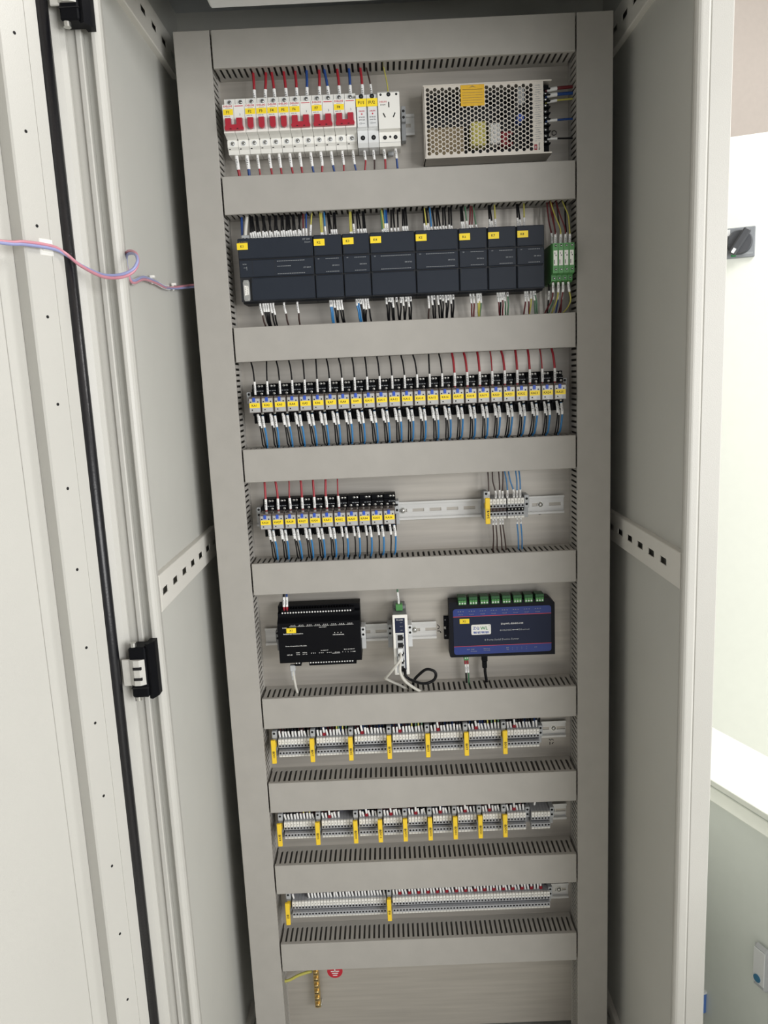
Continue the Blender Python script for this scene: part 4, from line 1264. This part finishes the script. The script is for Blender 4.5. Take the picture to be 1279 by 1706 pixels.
for k in range(8):
    x = 18 + k * 21
    g = MB().box(x, x + 16, -37, -14, 108, 122, DGREEN, 0.6)
    for j in range(3):
        g.box(x + 0.6 + j * 5, x + 5.2 + j * 5, -39, -36, 107.5, 116, GREEN, 0.5)
    pg = part('screw_plug', g, t, 'green three-way screw plug')
    for j in range(3):
        part('plug_screw', MB().dome((x + 2.9 + j * 5, -39, 110.6), 1.7, 0.7, PRINTW, 7), pg)
part('supply_plug', MB().box(27, 36, -30, -16, -7, 3, GREEN, 0.6).dome((29.5, -30, -2), 1.5, 0.6, PRINTW, 7).dome((33.6, -30, -2), 1.5, 0.6, PRINTW, 7), t)
for k in range(2):
    wire('%s sleeved supply wire under the navy serial server' % ('left', 'right')[k], [(93.6 + k * 4.6, -24, 838), (93.6 + k * 4.6, -26, 828), (94.4 + k * 4.6, -26, 810), (95 + k * 4.6, -24, 791), (95 + k * 4.6, -22, 776)], 1.6, W_BLACK if k == 0 else W_GRN, (10, 27), 'wires under the serial server', 2.1, (2, 10))
t = wire('black plugged network cable under the navy serial server', [(131, -24, 843), (132, -26, 825), (131.5, -26, 812), (134, -25, 792), (136, -23, 774)], 2.8, W_BLACK, None, None, name='black_cable', n=8, cat='cable')
part('network_plug', MB().box(-5.5, 5.5, -6, 6, -10, 2, BLACK, 1).box(-4.4, 4.4, -5, 5, -24, -10, BLACK, 1), t)

# ------------------------------------------------------------------ earth bar, sticker, pen marks
t = thing('earth_bar', 'brass earth bar with a column of screws near the plate foot', 'earth bar', (-238, 0, 70))
part('brass_bar', MB().box(-6, 6, -22, -12, 4, 160, BRASS, 0.8), t)
part('bar_foot', MB().box(-5, 8, -12, -0.2, 0, 8, SCREW, 0.8).dome((4, -12, 2), 4, 2.6, SCREW, 10), t)
part('bar_foot', MB().box(-5, 8, -12, -0.2, 140, 148, SCREW, 0.8), t)
for k in range(9):
    part('bar_screw', MB().cyl((0, -22, 12 + k * 15.5), 5.2, -3.4, 'Y', BRASS, 10).dome((0, -25.4, 12 + k * 15.5), 4.4, 1.6, BRASS, 10).box(-4, 4, -27.2, -26.6, 11.4 + k * 15.5, 12.6 + k * 15.5, INK), t)
wire('yellow-green earth wire from the left duct to the brass bar', [(-246, -16, 157), (-256, -18, 157), (-275, -22, 154), (-292, -26, 148), (-302, -28, 147), (-312, -28, 148)], 3.0, W_YEL, (0, 7), None, 2.0, None, 'wire', 8, False)
o = MB().cyl((-200, -0.1, 142), 16.5, -0.3, 'Y', SAFE, 28)
for w_, z in ((11.5, 141.5), (8.5, 136.8), (6, 132)):
    o.box(-200 - w_ / 1.3, -200 + w_ / 1.3, -0.6, -0.4, z - 1, z + 1, PRINTW)
o.box(-201, -199, -0.6, -0.4, 141, 151, PRINTW)
o = o.build('earth_sticker')
tag(o, 'round red earth symbol sticker beside the brass bar', 'sticker')


def pen(label, strokes, name='pen_mark'):
    b = MB()
    for s in strokes:
        b.tube([(a, -0.2, q) for a, q in s], 0.75, INK, 4)
    tag(b.build(name), label, 'pen mark', 'black pen marks on the plate')


pen('sideways pen letters Fo right of the power supply', [[(270, 1783), (270, 1786), (281, 1782)], [(276, 1786), (276, 1782)], [(277, 1789), (281, 1790), (282, 1794), (278, 1797), (274, 1795), (274, 1790), (277, 1789)]])
pen('short slanted pen dash under the right end of the slotted rail', [[(244, 1112.5), (258, 1116)]])
pen('curved pen marks right of the row five rail end', [[(43, 902), (47, 898), (46, 894), (43, 893)], [(43, 889), (48, 889), (50, 885)]])
pen('small pen letters F13 below the right end of the first terminal row', [[(262, 646), (262, 640)], [(260, 652), (263, 649), (266, 652), (269, 649)], [(269, 645), (266, 641)]])

# ------------------------------------------------------------------ door cable
t = thing('door_cable', 'pink and blue cable looping from the door to the left duct', 'cable', (-430, -390, 1550))
path = [(-560, -600, 1565), (-492.2, -482.6, 1564.2), (-476, -454.5, 1566.7), (-456, -420, 1566.2), (-445, -404, 1559.5), (-430, -399, 1546), (-402.9, -400, 1531.7), (-379.4, -400, 1529.9),
        (-364, -396, 1536), (-358, -390, 1547), (-361, -380, 1558), (-371, -364, 1565), (-384, -346, 1567), (-391, -332, 1562), (-393, -324, 1548), (-392.5, -316, 1536), (-392, -300, 1535), (-392, -254, 1545.5), (-392, -191, 1546.9), (-392, -139, 1545.3), (-391, -80, 1550.8),
        (-384, -30, 1558), (-372, -20, 1560), (-363, -20, 1560)]
P = smooth_path([Vector(p) - Vector((-430, -390, 1550)) for p in path], 6)
A, B_ = [], []
for i, p in enumerate(P):
    a = i * 0.11
    off = Vector((0, 1.0 * math.cos(a), 1.7 * math.sin(a)))
    A.append(p + off)
    B_.append(p - off)
part('pink_core', MB().tube(A, 2.1, PINK, 7), t, 'pink core')
part('blue_core', MB().tube(B_, 2.1, LAVEN, 7), t, 'pale blue core')
for i0, i1 in ((93, 117),):
    sp = MB()
    for i in range(i0, i1):
        q = [P[i] + Vector((0, 3.6 * math.cos(a), 3.6 * math.sin(a))) + (P[i + 1] - P[i]) * (a / 6.3) for a in [j * 0.7 for j in range(10)]]
        sp.tube(q, 0.8, CLEAR, 4)
    part('spiral_wrap', sp, t, 'clear spiral wrap')
for i in (106, 119):
    p = P[i]
    part('cable_tie', MB().tube([p + Vector((0, 4.2 * math.cos(a), 4.2 * math.sin(a))) for a in [j * 0.6 for j in range(11)]], 1.0, WHITE, 4).box(p.x - 2, p.x + 5, p.y - 3, p.y + 3, p.z + 4, p.z + 8, WHITE, 0.5), t)
pd = MB().box(42, 62, -0.6, 2.5, 1556, 1577, WHITE, 1).box(45, 59, -3, 0, 1562, 1571, WHITE, 0.8)
pd.xform(DM)
pd.v = [(a + 430, b + 390, c - 1550) for a, b, c in pd.v]
pd.f = [tuple(reversed(f)) for f in pd.f]
part('adhesive_clip', pd, t, 'square white adhesive clip')

# ------------------------------------------------------------------ neighbouring cabinets on the right
U = Vector((-0.362, 0.932, 0))        # along the low cabinet
N = Vector((0.932, 0.362, 0))         # away from its visible side


def placed(mb, org, ux, uy):
    M = Matrix(((ux.x, uy.x, 0, org[0]), (ux.y, uy.y, 0, org[1]), (0, 0, 1, org[2]), (0, 0, 0, 1)))
    mb.xform(M)
    return mb


t = thing('low_cabinet', 'low pale cabinet with white top at the lower right', 'cabinet', (900, -200, -100))
org = (548 - 900, -82 + 200, 0)       # a point on the top near edge, cabinet-relative
# local x: along -U (towards the viewer), y: along N
low = lambda mb: placed(mb, org, -U, N)
ZT = 700
part('cabinet_body', low(MB().box(-420, 1300, 0, 163, 0, ZT - 14, BGGREEN, 2)), t)
part('cabinet_top', low(MB().box(-422, 1302, -1, 164, ZT - 12, ZT, BGWHITE, 1)), t, 'white top board')
part('top_edge', low(MB().ext([(1, ZT - 36), (-13, ZT - 34), (-13, ZT - 32), (-1.5, ZT - 16), (1, ZT - 14.5)], -422, 1302, 'X', BGWHITE)), t)
LH = low(MB().box(129, 162, -12, 0, 360, 448, LGREY, 6).box(133, 157, -13, -11, 372, 440, OFFW, 0.5).cyl((143, -12.5, 382), 7.5, -2, 'Y', HANDBLUE, 14))
part('door_handle', LH, t, 'grey recessed handle with a blue button')
part('blue_tag', low(MB().box(-25, 13, -10, 0, 194, 238, BLUELAB, 1).box(-25, 14, -12, 0, 238, 243, OFFW, 0.5)), t, 'blue tag with a white upper edge')

t = thing('tall_cabinet', 'tall white cabinet with a black rotary switch at the right', 'cabinet', (1300, 800, -100))
VX = Vector((0.932, -0.362, 0))
VY = Vector((0.362, 0.932, 0))
tall = lambda mb: placed(mb, (850 - 1300, 780 - 800, 0), VX, VY)
part('cabinet_body', tall(MB().box(-500, 1200, 0, 500, 0, 2075, BGWHITE, 3)), t)
part('switch_plate', tall(MB().box(60, 139, -8, 0, 1760, 1840, SWPLATE, 2).box(64, 76, -8.3, -8, 1820, 1836, OFFW).box(110, 134, -8.3, -8, 1768, 1773, PRINT)), t, 'grey plate of the rotary switch')
kb = MB().cyl((100, -8, 1801), 33, -16, 'Y', KNOB, 26, 29)
kn_ = MB().box(-10, 10, -44, -20, -38, 36, KNOB, 4).box(-4, 4, -44.6, -43, -36, -23, OFFW)
kn_.xform(Matrix.Translation((100, 0, 1801)) @ Matrix.Rotation(math.radians(32), 4, 'Y'))
kp = part('rotary_knob', tall(kb), t, 'dark grey rotary knob')
part('knob_grip', tall(kn_), kp)
part('knob_mark', tall(MB().box(80, 92, -8.6, -8, 1764, 1770, GREENINK)), t, 'small green mark')
